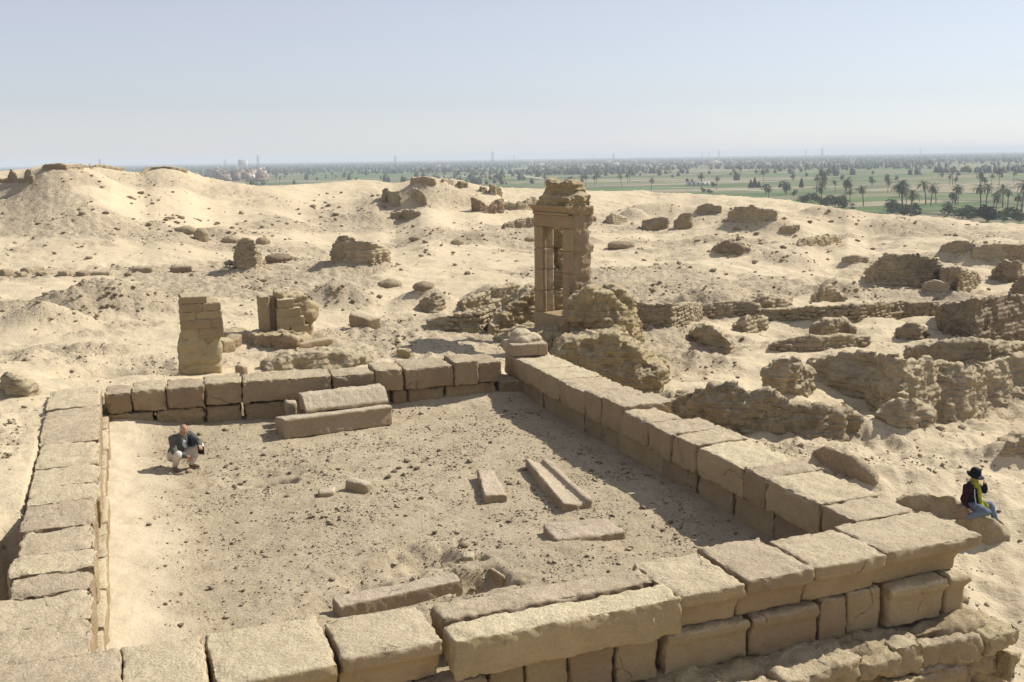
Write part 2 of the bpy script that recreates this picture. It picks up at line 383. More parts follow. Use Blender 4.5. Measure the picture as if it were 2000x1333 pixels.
def mat_plain(name, c, vary=0.0, rough=0.9, nz=0.0, nsc=8.0, bump=0.0):
    t = NT(name); colr = None
    if nz or vary or bump:
        p = t.pos('Object'); n = t.noise(p, nsc, 5, 0.65)
        colr = t.mix(t.math('MULTIPLY', t.ramp(n, [(0.35, 0), (0.7, 1)]), 1.0), tuple(x * (1 + nz) for x in c), tuple(x * (1 - nz) for x in c))
        if vary: colr = t.hsv(colr, val=t.math('ADD', t.math('MULTIPLY', t.rand(), 2 * vary), 1 - vary))
        b = t.bump(n, bump, 0.02) if bump else None
        return t.done(colr, b, rough)
    return t.done(c, None, rough)
def mat_leaf(name, c1, c2):
    t = NT(name); p = t.pos('Object'); n = t.noise(p, 1.4, 3, 0.6)
    c = t.mix(t.ramp(n, [(0.35, 0), (0.65, 1)]), c1, c2); c = t.hsv(c, val=t.math('ADD', t.math('MULTIPLY', t.rand(), 0.5), 0.75))
    t.b.inputs['Roughness'].default_value = 0.7
    return t.done(c)
def mat_fields():
    t = NT('farm_fields'); p = t.wpos()
    q = t.mapping(p, (1 / 170.0, 1 / 46.0, 1), (0, 0, R(-14)))
    k = t.n.new('ShaderNodeVectorMath'); k.operation = 'ADD'; t.l.new(q, k.inputs[0])
    nz = t.n.new('ShaderNodeTexNoise'); t.l.new(p, nz.inputs['Vector']); nz.inputs['Scale'].default_value = 0.0035; nz.inputs['Detail'].default_value = 2
    sc = t.n.new('ShaderNodeVectorMath'); sc.operation = 'SCALE'; t.l.new(nz.outputs['Color'], sc.inputs[0]); sc.inputs['Scale'].default_value = 1.6; t.l.new(sc.outputs[0], k.inputs[1])
    v = t.n.new('ShaderNodeTexVoronoi'); v.voronoi_dimensions = '2D'; v.distance = 'CHEBYCHEV'; t.l.new(k.outputs[0], v.inputs['Vector']); v.inputs['Scale'].default_value = 1.0; v.inputs['Randomness'].default_value = 0.75
    s = t.n.new('ShaderNodeSeparateColor'); t.l.new(v.outputs['Color'], s.inputs[0])
    c = t.ramp(s.outputs[0], [(0.0, (0.12, 0.16, 0.06)), (0.22, (0.07, 0.125, 0.035)), (0.42, (0.19, 0.19, 0.10)), (0.58, (0.30, 0.255, 0.16)), (0.74, (0.085, 0.16, 0.04)), (0.9, (0.23, 0.19, 0.12)), (1.0, (0.055, 0.09, 0.03))])
    t.n[c.node.name].color_ramp.interpolation = 'CONSTANT'
    st = t.noise(t.mapping(p, (0.006, 0.16, 1), (0, 0, R(-14))), 1.0, 4, 0.6)
    c = t.mix(t.math('MULTIPLY', t.ramp(st, [(0.45, 0), (0.6, 1)]), 0.5), c, (0.22, 0.19, 0.115))
    n2 = t.noise(p, 0.03, 5, 0.65); c = t.mix(t.math('MULTIPLY', t.ramp(n2, [(0.45, 0), (0.7, 1)]), 0.4), c, (0.07, 0.10, 0.035))
    ed = t.n.new('ShaderNodeTexVoronoi'); ed.voronoi_dimensions = '2D'; ed.feature = 'DISTANCE_TO_EDGE'; t.l.new(k.outputs[0], ed.inputs['Vector']); ed.inputs['Scale'].default_value = 1.0; ed.inputs['Randomness'].default_value = 0.75
    c = t.mix(t.ramp(ed.outputs['Distance'], [(0.0, 1.0), (0.06, 0.0)]), c, (0.045, 0.058, 0.028))
    return t.done(c)

M_SAND = mat_sand(); M_SOIL = mat_soil()
M_LIME = mat_stone('limestone', (0.60, 0.50, 0.335), (0.54, 0.442, 0.292), (0.46, 0.365, 0.23), vary=0.13, patina_shade=0.72)
M_LIMEW = mat_stone('weathered_limestone', (0.53, 0.438, 0.295), (0.46, 0.37, 0.24), (0.385, 0.30, 0.185), vary=0.12, streak=0.45, patina_shade=0.68)
M_SLAB = mat_stone('pale_limestone', (0.58, 0.485, 0.345), (0.52, 0.43, 0.30), (0.45, 0.36, 0.24), vary=0.06, streak=0.15, patina_shade=0.55)
M_REVEAL_LIT = mat_stone('gate_reveal_lit_stone', (0.50, 0.385, 0.25), (0.45, 0.34, 0.215), (0.37, 0.275, 0.17), vary=0.05, streak=0.15, pit=0.5)  # gate stone turned lighter and pinkish: bounced light painted into the colour
M_YEL = mat_stone('yellow_rubble_stone', (0.52, 0.43, 0.265), (0.45, 0.36, 0.215), (0.36, 0.275, 0.155), vary=0.1, patina_shade=0.5)
M_GATE = mat_stone('gate_sandstone', (0.40, 0.295, 0.175), (0.345, 0.25, 0.15), (0.29, 0.205, 0.12), vary=0.08, streak=0.2, pit=0.5)
M_MUD = mat_mud('mud_brick', (0.43, 0.352, 0.228), (0.34, 0.272, 0.172))
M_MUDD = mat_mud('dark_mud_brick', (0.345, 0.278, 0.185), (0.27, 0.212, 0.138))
M_MUDY = mat_mud('yellow_mud', (0.43, 0.34, 0.19), (0.34, 0.26, 0.138))
M_BRICK = mat_mud('mud_brick_piece', (0.385, 0.31, 0.205), (0.315, 0.245, 0.155), courses=False)
M_ROCK = mat_stone('desert_stone', (0.42, 0.34, 0.225), (0.33, 0.255, 0.16), (0.25, 0.185, 0.11), vary=0.22)
M_BOULDER = mat_stone('grey_boulder', (0.43, 0.35, 0.23), (0.37, 0.295, 0.19), (0.29, 0.225, 0.14), vary=0.06, streak=0.1)
M_FIELD = mat_fields()
M_PALM = mat_leaf('palm_frond', (0.10, 0.125, 0.055), (0.06, 0.082, 0.036))
M_TRUNK = mat_plain('palm_trunk', (0.17, 0.13, 0.09), 0.1, nz=0.3, nsc=3)
M_LEAF = mat_leaf('tree_leaf', (0.10, 0.135, 0.058), (0.06, 0.085, 0.036))
M_LEAFD = mat_leaf('dark_tree_leaf', (0.045, 0.062, 0.028), (0.028, 0.042, 0.018))

# ------------------------------------------------------------------ terrain height
# surveyed spots: (photo column, photo row, height above the courtyard floor)
CTRL = [(-500,1000,.85),(-500,700,.7),(-500,540,.9),(-500,450,1.9),(-500,380,3.6),(-500,345,5.0),
 (0,1000,.92),(40,850,.92),(0,800,.88),(60,775,.9),(120,752,.78),(0,720,.72),(150,720,.55),(0,620,.6),(0,540,.65),(0,450,1.7),(0,400,2.9),(0,350,4.75),(100,330,5.65),
 (300,730,.35),(330,640,.35),(300,530,.35),(300,450,1.0),(300,400,2.2),(300,360,3.7),(300,340,4.75),
 (600,690,.35),(600,620,.25),(600,530,.05),(600,450,.5),(600,400,1.5),(600,366,2.9),(480,366,3.1),
 (800,680,.2),(900,650,.05),(850,540,-.15),(850,450,.3),(850,400,1.25),(850,375,2.1),(720,355,3.4),
 (1000,366,2.2),(1000,560,-.2),(1050,430,.3),
 (1250,740,-.7),(1250,560,-.55),(1250,470,-.35),(1250,410,.2),(1250,380,.85),
 (1450,850,-.95),(1500,700,-1.0),(1500,600,-1.0),(1500,500,-1.15),(1500,440,-1.1),(1500,394,-.35),
 (1800,900,-1.3),(1800,750,-1.3),(1800,620,-1.4),(1800,520,-1.6),(1800,450,-1.8),(1800,422,-1.95),(1990,440,-2.25),
 (1980,1100,-1.55),(1980,1300,-2.3),(2500,1100,-1.9),(2500,800,-1.5),(2500,600,-1.7),(2500,480,-2.4)]
NEAR = [(0, 5.5, -2.3), (6, 6, -2.4), (-4, 6, -1.6), (14, 6, -2.7), (12.5, 9, -2.1), (-8, 8, -.6), (0, -4, -2.6), (5, 0, -2.6), (-5, 0, -2.0), (-3, 3, -2.0)]
_P = [tuple(G(a, b, z)) for a, b, z in CTRL] + NEAR
_P = np.array(_P, float)
def _ar(x, y): return np.stack([np.arctan2(x, y) * 3.2, np.log(np.maximum(np.hypot(x, y), 1.5)) * 1.35], 1)
_A = _ar(_P[:, 0], _P[:, 1])
def _tp(d2): return 0.5 * d2 * np.log(d2 + 1e-9)
_K = _tp(((_A[:, None] - _A[None]) ** 2).sum(-1)) + np.eye(len(_A)) * 0.01
_Q = np.concatenate([np.ones((len(_A), 1)), _A], 1)
_S = np.linalg.solve(np.block([[_K, _Q], [_Q.T, np.zeros((3, 3))]]), np.concatenate([_P[:, 2], np.zeros(3)]))
CREST = [(-1500, 330, 112), (-500, 322, 112), (100, 322, 114), (300, 338, 118), (430, 352, 122), (520, 364, 118), (700, 352, 138), (850, 362, 135), (1000, 366, 140), (1250, 376, 150), (1500, 392, 138), (1650, 405, 128), (1800, 422, 122), (1990, 440, 112), (2500, 470, 108), (3200, 480, 108)]
_CA = np.array([math.atan2(*(G(a, 600, -1)[:2])) for a, b, c in CREST]); _CR = np.array([c for a, b, c in CREST], float)
_CX = np.array([a for a, b, c in CREST])
PLAIN_Z = -18.0
def crest_r(az): return np.interp(az, _CA, _CR)
MOUNDS = []     # x, y, rx, ry, rot, h, power
X0, X1, Y0, Y1 = -1.62, 10.28, 9.72, 25.0     # outer faces of the stone enclosure
def H0(x, y):
    x = np.asarray(x, float).ravel(); y = np.asarray(y, float).ravel(); az = np.arctan2(x, y); r = np.hypot(x, y); rc = crest_r(az)
    rr = np.minimum(r, rc); azc = np.clip(az, R(-32), R(66)); xx, yy = rr * np.sin(azc), rr * np.cos(azc)
    a = _ar(xx, yy); z = np.empty(len(x))
    for i in range(0, len(x), 60000):
        b = a[i:i + 60000]; z[i:i + 60000] = _tp(((b[:, None] - _A[None]) ** 2).sum(-1)) @ _S[:len(_A)] + _S[-3] + b @ _S[-2:]
    ov = np.maximum(r - rc, 0); z = np.clip(z, -4, 7.5) - np.minimum(ov * ov * 0.006, 0.21 * ov)
    return np.maximum(z, PLAIN_Z - 1.5)
def mound_h(x, y):
    z = np.zeros(len(x))
    for mx, my, rx, ry, rot, h, pw in MOUNDS:
        sel = np.nonzero((np.abs(x - mx) < 2.3 * max(rx, ry)) & (np.abs(y - my) < 2.3 * max(rx, ry)))[0]
        if len(sel) == 0: continue
        dx, dy = x[sel] - mx, y[sel] - my; c, s = math.cos(rot), math.sin(rot)
        q = ((dx * c + dy * s) / rx) ** 2 + ((-dx * s + dy * c) / ry) ** 2
        q = q * (1 + 0.5 * noise3(np.stack([x[sel] / rx * 1.3, y[sel] / rx * 1.3, np.full(len(sel), mx)], 1), 3))
        z[sel] = np.maximum(z[sel], h * np.exp(-np.maximum(q, 0) ** pw * 1.2)) if h > 0 else np.minimum(z[sel], h * np.exp(-np.maximum(q, 0) ** pw * 1.2))
    return z
def rub_mask(x, y):
    p = np.stack([x, y, np.zeros(len(x))], 1)
    m = sstep(-0.02, 0.38, fbm(p, 0.075, 5, 21, .6) + 0.15)
    return m
def Hn(x, y):
    p = np.stack([x, y, np.zeros(len(x))], 1); r = np.hypot(x, y); az = np.arctan2(x, y)
    rgt = sstep(R(20), R(40), az)                              # the ground is more hummocky to the right
    far = sstep(25, 70, r)
    n = fbm(p, 0.16, 4, 5) * (0.20 + 0.30 * rgt) * (0.5 + 0.5 * sstep(18, 32, r)) + ridged(p, 0.33, 3, 31) * (0.05 + 0.09 * rgt) + fbm(p, 0.9, 3, 11) * 0.06
    n += (fbm(p, 0.06, 3, 41) * 0.4) * far * (0.6 + 0.6 * rgt)
    rm = rub_mask(x, y); n += fbm(p, 2.6, 3, 51) * (0.03 + 0.07 * rm) + (ridged(p, 0.8, 3, 55) - .6) * 0.09 * rm
    return n
DAZ = np.linspace(R(-14), R(58), 200); DEL = np.zeros(200)
def H(x, y, full=True):
    x = np.atleast_1d(np.asarray(x, float)).ravel(); y = np.atleast_1d(np.asarray(y, float)).ravel()
    z = H0(x, y) + Hn(x, y) + np.interp(np.arctan2(x, y), DAZ, DEL) * sstep(48, 100, np.hypot(x, y))
    if full: z = z + mound_h(x, y)
    # excavated pit outside the left wall, its ragged edge
    p = np.stack([x, y, np.zeros(len(x))], 1); e = fbm(p, 1.1, 3, 61) * 0.5
    pit = sstep(15.75, 15.45, y + e * .6) * sstep(-5.2, -4.6, x + e) * sstep(0.5, -1.0, x)
    z = z * (1 - pit) + pit * (-0.9 + fbm(p, 0.8, 3, 71) * 0.2)
    # inside the enclosure the courtyard has its own floor
    ins = sstep(X0 - 0.02, X0 + 0.3, x) * sstep(X1 + 0.02, X1 - 0.3, x) * sstep(Y0 - 0.1, Y0 + 0.3, y) * sstep(Y1 + 0.02, Y1 - 0.3, y)
    return z * (1 - ins) + ins * -1.3
_RR = np.geomspace(8, 175, 900)
GRID = None
def gridH(x, y):                # bilinear look-up in the finished height grid
    az, r1, Z = GRID; a = np.interp(np.arctan2(x, y), az, np.arange(len(az))); b = np.interp(np.hypot(x, y), r1, np.arange(len(r1)))
    i = np.minimum(a.astype(int), len(az) - 2); j = np.minimum(b.astype(int), len(r1) - 2); a = a - i; b = b - j
    return (Z[i, j] * (1 - a) + Z[i + 1, j] * a) * (1 - b) + (Z[i, j + 1] * (1 - a) + Z[i + 1, j + 1] * a) * b
def hit(px, py, full=True):
    d = ray(px, py); k = _RR / math.hypot(d[0], d[1]); P = CAM[None] + d[None] * k[:, None]
    h = H(P[:, 0], P[:, 1], full) if GRID is None else gridH(P[:, 0], P[:, 1]); b = np.nonzero(P[:, 2] < h)[0]
    if len(b) == 0: b = [int(np.argmin(P[:, 2] - h - 1e-4 * 0))]; return np.array([P[b[0], 0], P[b[0], 1], h[b[0]]])
    i = b[0]
    if i == 0: return P[0]
    a0 = P[i - 1, 2] - h[i - 1]; a1 = P[i, 2] - h[i]; t = a0 / (a0 - a1)
    return P[i - 1] * (1 - t) + P[i] * t
def mound(px, py, top, wpx, ratio=0.6, pw=1.0, z0=None, rot=None):
    q = hit(px, py, False); dep = (q - CAM) @ _F; rx = wpx / 2 / FPX * dep; dx, dy = math.sin(math.atan2(q[0], q[1])), math.cos(math.atan2(q[0], q[1]))
    c = q[:2] + np.array([dx, dy]) * rx * ratio * 0.8
    zt = z_for(c[0], c[1], top); h = zt - H(c[:1], c[1:2], False)[0]
    MOUNDS.append((c[0], c[1], rx * 0.9, rx * ratio * 0.9, -math.atan2(q[0], q[1]) if rot is None else rot, max(h, 0.1), pw))
# hillocks and rubble heaps seen in the photograph
for a in ((210,625,547,300),(100,650,590,200),(660,600,545,170),(840,402,352,300),(885,385,347,200),(1612,432,404,120),(1640,592,548,210),
          (1450,510,480,90),(960,470,447,170),(760,660,640,160),(840,600,555,130),(960,600,555,120),(1380,605,562,160),(1290,420,385,180),(1240,420,395,90),(1490,470,430,190),
          (1700,455,432,300),(1900,520,478,160),(1540,530,497,200),(1750,520,500,160),(1960,650,585,230),(1880,770,690,260),(1660,720,690,170),(1560,620,600,90),(190,700,665,210),(430,478,455,110),(560,420,395,190),(720,420,398,130),
          (1960,910,862,140),(1100,470,452,60),(480,520,511,120),(705,525,505,190),(1370,720,690,190),(1620,700,668,240),(1760,588,566,240),(1870,592,570,160),(1900,692,664,230),(1740,858,815,320),(1480,878,846,330),(1300,662,636,220),(1660,648,628,330),(486,542,520,110),(705,532,506,190),(1540,790,765,130),(1220,500,487,120)):
    mound(*a)

# bring the far edge of the plateau to the skyline the photograph shows
SKY = [(-400,326),(0,335),(50,331),(90,322),(180,323),(240,334),(275,339),(292,332),(330,327),(365,333),(390,344),(430,352),(500,363),(560,362),(640,357),(700,351),(740,353),(765,361),(800,353),(830,346),(890,351),(950,365),(1000,367),(1160,373),(1250,376),(1350,379),(1450,384),(1520,389),(1580,398),(1612,404),(1660,408),(1700,417),(1750,421),(1850,426),(1910,435),(2000,438),(2400,452)]
_k = []
for a, b in SKY:
    d = ray(a, b); _k.append((math.atan2(d[0], d[1]), d[2] / math.hypot(d[0], d[1])))
_k = np.array(_k); _want = np.interp(DAZ, _k[:, 0], _k[:, 1]); _rs = np.linspace(70, 150, 60)
for _it in range(3):
    _A2, _R2 = np.meshgrid(DAZ, _rs, indexing='ij'); _z = H((_R2 * np.sin(_A2)).ravel(), (_R2 * np.cos(_A2)).ravel()).reshape(_A2.shape)
    _t = (_z - H_CAM) / _R2; _i = _t.argmax(1); DEL = DEL + (_want - _t.max(1)) * _rs[_i]
    DEL = np.convolve(np.pad(DEL, 1, 'edge'), [.2, .6, .2], 'valid')

_h = G(235, 752, .3); MOUNDS.append((_h[0], _h[1] + .7, 1.5, 1.0, -.1, -.7, 1.4))

# ------------------------------------------------------------------ build ground sheets
def polar_sheet():
    dense = np.arange(R(-10), R(54), R(0.105)); lo = np.linspace(R(-150), R(-10), 90)[:-1]; hi = np.linspace(R(54), R(210), 96)[:-1]
    az = np.concatenate([lo, dense, hi]); r1 = np.concatenate([[0.5, 2, 3.5, 5], np.geomspace(6.5, 185, 600)])
    A, Rr = np.meshgrid(az, r1, indexing='ij'); x, y = Rr * np.sin(A), Rr * np.cos(A)
    z = H(x.ravel(), y.ravel()); n0, n1 = A.shape; idx = np.arange(n0 * n1).reshape(n0, n1)
    q = np.stack([idx[:-1, :-1], idx[:-1, 1:], idx[1:, 1:], idx[1:, :-1]], -1).reshape(-1, 4)
    w = np.stack([idx[-1, :-1], idx[-1, 1:], idx[0, 1:], idx[0, :-1]], -1)
    q = np.concatenate([q, w])[:, ::-1]
    global GRID; GRID = (az, r1, z.reshape(n0, n1))
    v = np.stack([x.ravel(), y.ravel(), z], 1)
    me = mesh_arrays('desert_ground', v, q); shade_smooth(me)
    at = me.attributes.new('rubble', 'FLOAT', 'POINT')
    rr = np.hypot(v[:, 0], v[:, 1]); m = rub_mask(v[:, 0], v[:, 1]) * (0.35 + 0.65 * sstep(20, 40, rr)) * (1 - 0.8 * sstep(95, 125, rr))
    mh = mound_h(v[:, 0], v[:, 1]); m = np.clip(m + sstep(0.15, 0.7, mh) * 0.55 * (rr < 100), 0, 1)
    at.data.foreach_set('value', m.astype(np.float32))
    return tag(link('desert_ground', me, M_SAND), kind='structure')
polar_sheet()
def plain():
    az = np.linspace(-math.pi, math.pi, 181)[:-1]; r1 = np.concatenate([[0], np.geomspace(120, 14500, 40)])
    A, Rr = np.meshgrid(az, r1, indexing='ij'); n0, n1 = A.shape; idx = np.arange(n0 * n1).reshape(n0, n1); nx = np.roll(idx, -1, 0)
    q = np.stack([idx[:, :-1], idx[:, 1:], nx[:, 1:], nx[:, :-1]], -1).reshape(-1, 4)[:, ::-1]
    v = np.stack([(Rr * np.sin(A)).ravel(), (Rr * np.cos(A)).ravel(), np.full(A.size, PLAIN_Z)], 1)
    return tag(link('valley_fields', mesh_arrays('valley_fields', v, q), M_FIELD), kind='structure')
plain()
# courtyard floor: flat stony soil, sand drifts along the walls, dug pits
def floor_h(x, y):
    p = np.stack([x, y, np.zeros(len(x))], 1)
    z = fbm(p, 0.35, 3, 101) * 0.07 + fbm(p, 2.2, 3, 103) * 0.025 + fbm(p, 7.0, 2, 105) * 0.012
    e = fbm(p, 0.7, 3, 107)
    dl = sstep(1.7, 0.0, (x + 0.55) + e * 0.5)                                   # drift along left wall
    z += dl * 0.20
    q = G(905, 775, 0.1); db = np.exp(-(((x - q[0]) / 2.3) ** 2 + ((y - q[1] - 0.5) / 1.1) ** 2)) ; z += db * 0.34
    br = sstep(23.0, 23.9, y) * sstep(7.0, 0, x); z += br * 0.1
    for (a, b, rr, ry, h) in PITS:
        w = ((x - a) / rr) ** 2 + ((y - b) / ry) ** 2; w = w * (1 + 0.9 * noise3(p * 2.6, 111) + .5 * noise3(p * 6.1, 113))
        z += h * np.exp(-np.maximum(w, 0) ** 1.5)
    drift = np.clip(dl * 1.15 * sstep(-0.4, 0.1, e + dl) + db * 1.3 - 0.1, 0, 1)
    return z, drift
_q = [G(832, 1092), G(930, 1125), G(780, 1165), G(535, 938), G(500, 932), G(1060, 1080), G(730, 1110)]
PITS = [(_q[0][0], _q[0][1], .5, .36, -.26), (_q[0][0] - .8, _q[0][1] - .2, .8, .4, -.12), (_q[1][0] - .05, _q[1][1] - .12, .42, .30, -.38), (_q[2][0], _q[2][1], 1.3, .5, -.16), (_q[3][0], _q[3][1], .32, .22, -.5), (_q[4][0], _q[4][1], .8, .5, -.13), (_q[5][0], _q[5][1], .9, .4, .10), (_q[6][0], _q[6][1], .9, .35, .08)]
def courtyard():
    xs = np.arange(-0.95, 9.85, 0.045); ys = np.arange(10.15, 24.4, 0.05); A, B = np.meshgrid(xs, ys, indexing='ij')
    z, dr = floor_h(A.ravel(), B.ravel()); n0, n1 = A.shape; idx = np.arange(n0 * n1).reshape(n0, n1)
    q = np.stack([idx[:-1, :-1], idx[1:, :-1], idx[1:, 1:], idx[:-1, 1:]], -1).reshape(-1, 4)
    me = mesh_arrays('courtyard_floor', np.stack([A.ravel(), B.ravel(), z], 1), q); shade_smooth(me)
    me.attributes.new('rubble', 'FLOAT', 'POINT').data.foreach_set('value', dr.astype(np.float32))
    return tag(link('courtyard_floor', me, M_SOIL), kind='structure')
courtyard()
def fz(x, y): return floor_h(np.array([x], float), np.array([y], float))[0][0]

# ------------------------------------------------------------------ the four courses-of-stone walls
def jit(s=0.02): return random.uniform(-s, s)
# left wall, seen from above: joints along Y
wall_l = thing('stone_wall', (-1.1, 17, 0), 'sunlit low stone wall running away along the left side of the courtyard', 'wall')
ly = [G(140, y, 1)[1] for y in (768, 796, 862, 908, 943, 977, 1027, 1073, 1111, 1150, 1212, 1285)]; ly[0] = 24.75
for i in range(len(ly) - 1):
    out = [0, 0, 0, 0, 0, 0, .0, .07, .0, .24, .12][i] + jit(.015)
    block('block', (X0 - 0.04 + .013 * max(0, 24 - (ly[i] + ly[i + 1]) / 2) - out, ly[i + 1] + 0.004, 0.46), (-0.56 + jit(.03), ly[i] - 0.004, 1.0 + jit(.015)), M_LIME, wall_l, seg=.042, chip=.05 + .006 * i, seed=i, rnd=.025, rough=.018, rz=jit(.012))
lo = [24.4, 22.8, 21.1, 19.7, 18.0, 16.6, 15.1, 13.9, 12.7, 11.4, 10.2]
for i in range(len(lo) - 1):
    block('block', (X0 + .16 + jit(.02), lo[i + 1] + .01, -0.9), (-0.47 + jit(.03), lo[i] - .01, 0.47), M_LIME, wall_l, seg=.08, seed=40 + i, rough=.02)
# back wall
wall_b = thing('stone_wall', (4.5, 24, 0), 'low two-course stone wall across the far end of the courtyard', 'wall')
def back_y(x): return 23.97 - 0.055 * (x + 0.6)
ub = [189, 259, 328, 405, 481, 660, 741, 799, 899, 949, 1000]; uy = [768, 762, 757, 750, 745, 730, 722, 717, 710, 707, 705]
ux = [G(a, b + 10, 1)[0] for a, b in zip(ub, uy)]; ux[0] = -0.5
for i in range(len(ux) - 1):
    x0, x1 = ux[i] + .007, ux[i + 1] - .007; yb = back_y((x0 + x1) / 2) + jit(.05); dep = [1.0, 1.05, 1.0, 1.0, 1.0, .9, 1.0, 1.15, 1.1, 1.2][i]
    top = [.96, .98, .99, 1.0, 1.0, .97, 1.03, 1.0, 1.08, 1.0][i]
    block('block', (x0, yb, 0.47 + jit(.02)), (x1, yb + dep, top), M_LIMEW, wall_b, seg=.045, chip=.06, rnd=.035, rough=.022, lump=.03, seed=60 + i, rz=-.05 + jit(.02))
lb = [(200, 302), (306, 400), (404, 472), (477, 590), (590, 690), (690, 752), (755, 782), (783, 851), (853, 947), (950, 1005)]
for i, (a, b) in enumerate(lb):
    x0, x1 = G(a + 1, 830 - (a - 200) * .11, .25)[0], G(b, 830 - (b - 200) * .11, .25)[0]; yb = back_y((x0 + x1) / 2) + .1 + jit(.05)
    block('block', (x0, yb, -0.35), (x1 - .004, yb + .9, 0.455 + jit(.015)), M_LIMEW, wall_b, seg=.042, chip=.08, rnd=.03, rough=.035, lump=.04, seed=80 + i, rz=-.05)
# right wall
wall_r = thing('stone_wall', (9.7, 17, 0), 'long low stone wall on the right casting shadow into the courtyard', 'wall')
ru = [(1000, 705), (1035, 722), (1077, 742), (1130, 767), (1166, 782), (1212, 801), (1268, 825), (1317, 847), (1360, 870), (1459, 913), (1511, 932), (1608, 985)]
ry = [G(a, b, 1)[1] for a, b in ru]; ry[0] = 24.55
for i in range(len(ry) - 1):
    xo = X1 + jit(.03) + (0.12 if i == 4 else 0) - (0.30 if i == 5 else 0); t = 1.0 + jit(.015) + (.06 if i in (3, 4) else 0)
    block('block', (9.18 + jit(.03), ry[i + 1] + .005, .46 + jit(.01)), (xo, ry[i] - .005, t), M_LIME, wall_r, seg=.042, chip=.06, rnd=.03, rough=.02, lump=.03, seed=100 + i, rz=jit(.015))
rl = [(1007, 757), (1018, 765), (1066, 797), (1136, 842), (1172, 862), (1215, 880), (1295, 930), (1364, 968), (1436, 1007), (1518, 1050), (1560, 1075)]
yy = [G(a, b, 0)[1] for a, b in rl]; yy[0] = 24.4; yy[-1] = 10.6
for i in range(len(yy) - 1):
    if yy[i] - yy[i + 1] < .3: continue
    block('block', (9.34 + jit(.03), yy[i + 1] + .012, -0.4), (X1 - .05, yy[i] - .012, .45 + jit(.01)), M_LIMEW, wall_r, seg=.042, chip=.06, rnd=.025, rough=.025, lump=.03, seed=120 + i)
# front wall: cavetto cornice blocks over a torus course
wall_f = thing('stone_wall', (4.5, 10.2, 0), 'front stone wall with projecting cavetto cornice and rounded moulding below it', 'wall')
def cav(zrel):          # inset of the front face over the height of a cornice block (0 bottom .. 1 top)
    t = np.clip(zrel / 0.66, 0, 1); return np.where(zrel > 0.70, 0.0, 0.24 * (1 - (1 - np.sqrt(np.maximum(1 - t ** 2.2, 0)))) )
def warp_cornice(right=False):
    def w(v, h):
        v = v.copy(); zr = (v[:, 2] + h[2]) / (2 * h[2]); ins = cav(zr)
        s = np.clip((h[1] - v[:, 1]) / (2 * h[1]), 0, 1); v[:, 1] += ins * s
        if right:
            s = np.clip((h[0] + v[:, 0]) / (2 * h[0]), 0, 1); v[:, 0] -= ins * s
        return v
    return w
def warp_torus(right=False, rad=0.085, out=0.075):
    def w(v, h):
        v = v.copy(); zt = h[2] - v[:, 2]; k = np.clip((zt - rad) / rad, -1, 1); bul = np.where(zt < 2 * rad, out * np.sqrt(1 - k * k), 0.0)
        s = np.clip((h[1] - v[:, 1]) / (2 * h[1]), 0, 1); v[:, 1] -= bul * s
        if right:
            s = np.clip((h[0] + v[:, 0]) / (2 * h[0]), 0, 1); v[:, 0] += bul * s
        return v
    return w
FY = 9.66
fx = lambda a, b: G(a, b, 1.0)[0]
cor = [(fx(1737, 1084), 10.40, 9.78, 10.86, True), (fx(1592, 1112), fx(1733, 1084), 9.70, 10.72, False), (fx(1462, 1140), fx(1588, 1112), 9.68, 10.86, False), (fx(1328, 1172), fx(1459, 1140), 9.66, 10.78, False),
       (fx(668, 1290), fx(868, 1250), 9.68, 10.66, False), (fx(416, 1330), fx(664, 1292), 9.62, 10.86, False), (fx(236, 1350), fx(411, 1330), 9.6, 10.84, False), (-1.75, fx(230, 1350) + .05, 9.58, 10.84, False)]
for i, (x0, x1, ya, yb, rt) in enumerate(cor):
    block('block', (x0 + .004, ya, .47), (x1 - .004, yb, 1.0 + [.0, .02, .03, .0, .0, -.01, .0, .02][i]), M_LIME, wall_f, seg=.04, chip=.05, rnd=.035, rough=.014, lump=.018, seed=140 + i, warp=warp_cornice(rt))
block('block', (9.2, 10.875, .47), (10.3, ry[-1] - .012, 1.0), M_LIME, wall_f, seg=.042, chip=.05, rnd=.025, seed=150)
# the two long beams where the cornice is missing
b0, b1 = G(868, 1228, 1.0), G(1326, 1165, 1.0)
block('block', (b0[0], 9.62, .53), (b1[0] + .02, 10.06, 1.0), M_LIME, wall_f, seg=.04, chip=.06, rnd=.03, rough=.018, lump=.025, seed=160, rz=.012)
c0, c1 = G(858, 1190, 1.0), G(1272, 1122, 1.0)
block('block', (c0[0] - .05, 10.20, .56), (c1[0], 10.66, .98), M_LIME, wall_f, seg=.04, chip=.06, rnd=.05, rough=.018, lump=.025, seed=161, rz=.004)
# lower course
lx = lambda a, b: G(a, b, .3)[0]
low = [(1832, 1892, 1140, True, 0.0), (1712, 1829, 1160, True, 0.0), (1640, 1709, 1175, False, .05), (1580, 1637, 1185, False, 0.0), (1440, 1577, 1210, True, 0.0), (1274, 1437, 1240, True, 0.0), (1185, 1272, 1262, False, .02), (1092, 1183, 1280, False, 0), (1005, 1090, 1292, False, .0), (932, 1003, 1302, False, .0), (792, 930, 1330, True, -.05), (640, 790, 1350, False, .0), (450, 640, 1380, False, 0), (250, 450, 1400, False, 0), (20, 250, 1420, False, 0), (-140, 20, 1420, False, 0)]
for i, (a, b, y, tor, ins) in enumerate(low):
    x0, x1 = lx(a, y), lx(b, y - (b - a) * .17)
    if i == 0: x1 = 10.24
    block('block', (x0 + .006, 9.88 + ins, .0 - .12), (x1 - .006, 10.7, .465), M_LIME, wall_f, seg=.045, chip=.045, rnd=.03, rough=.016, seed=170 + i, warp=warp_torus(i == 0) if tor else None)

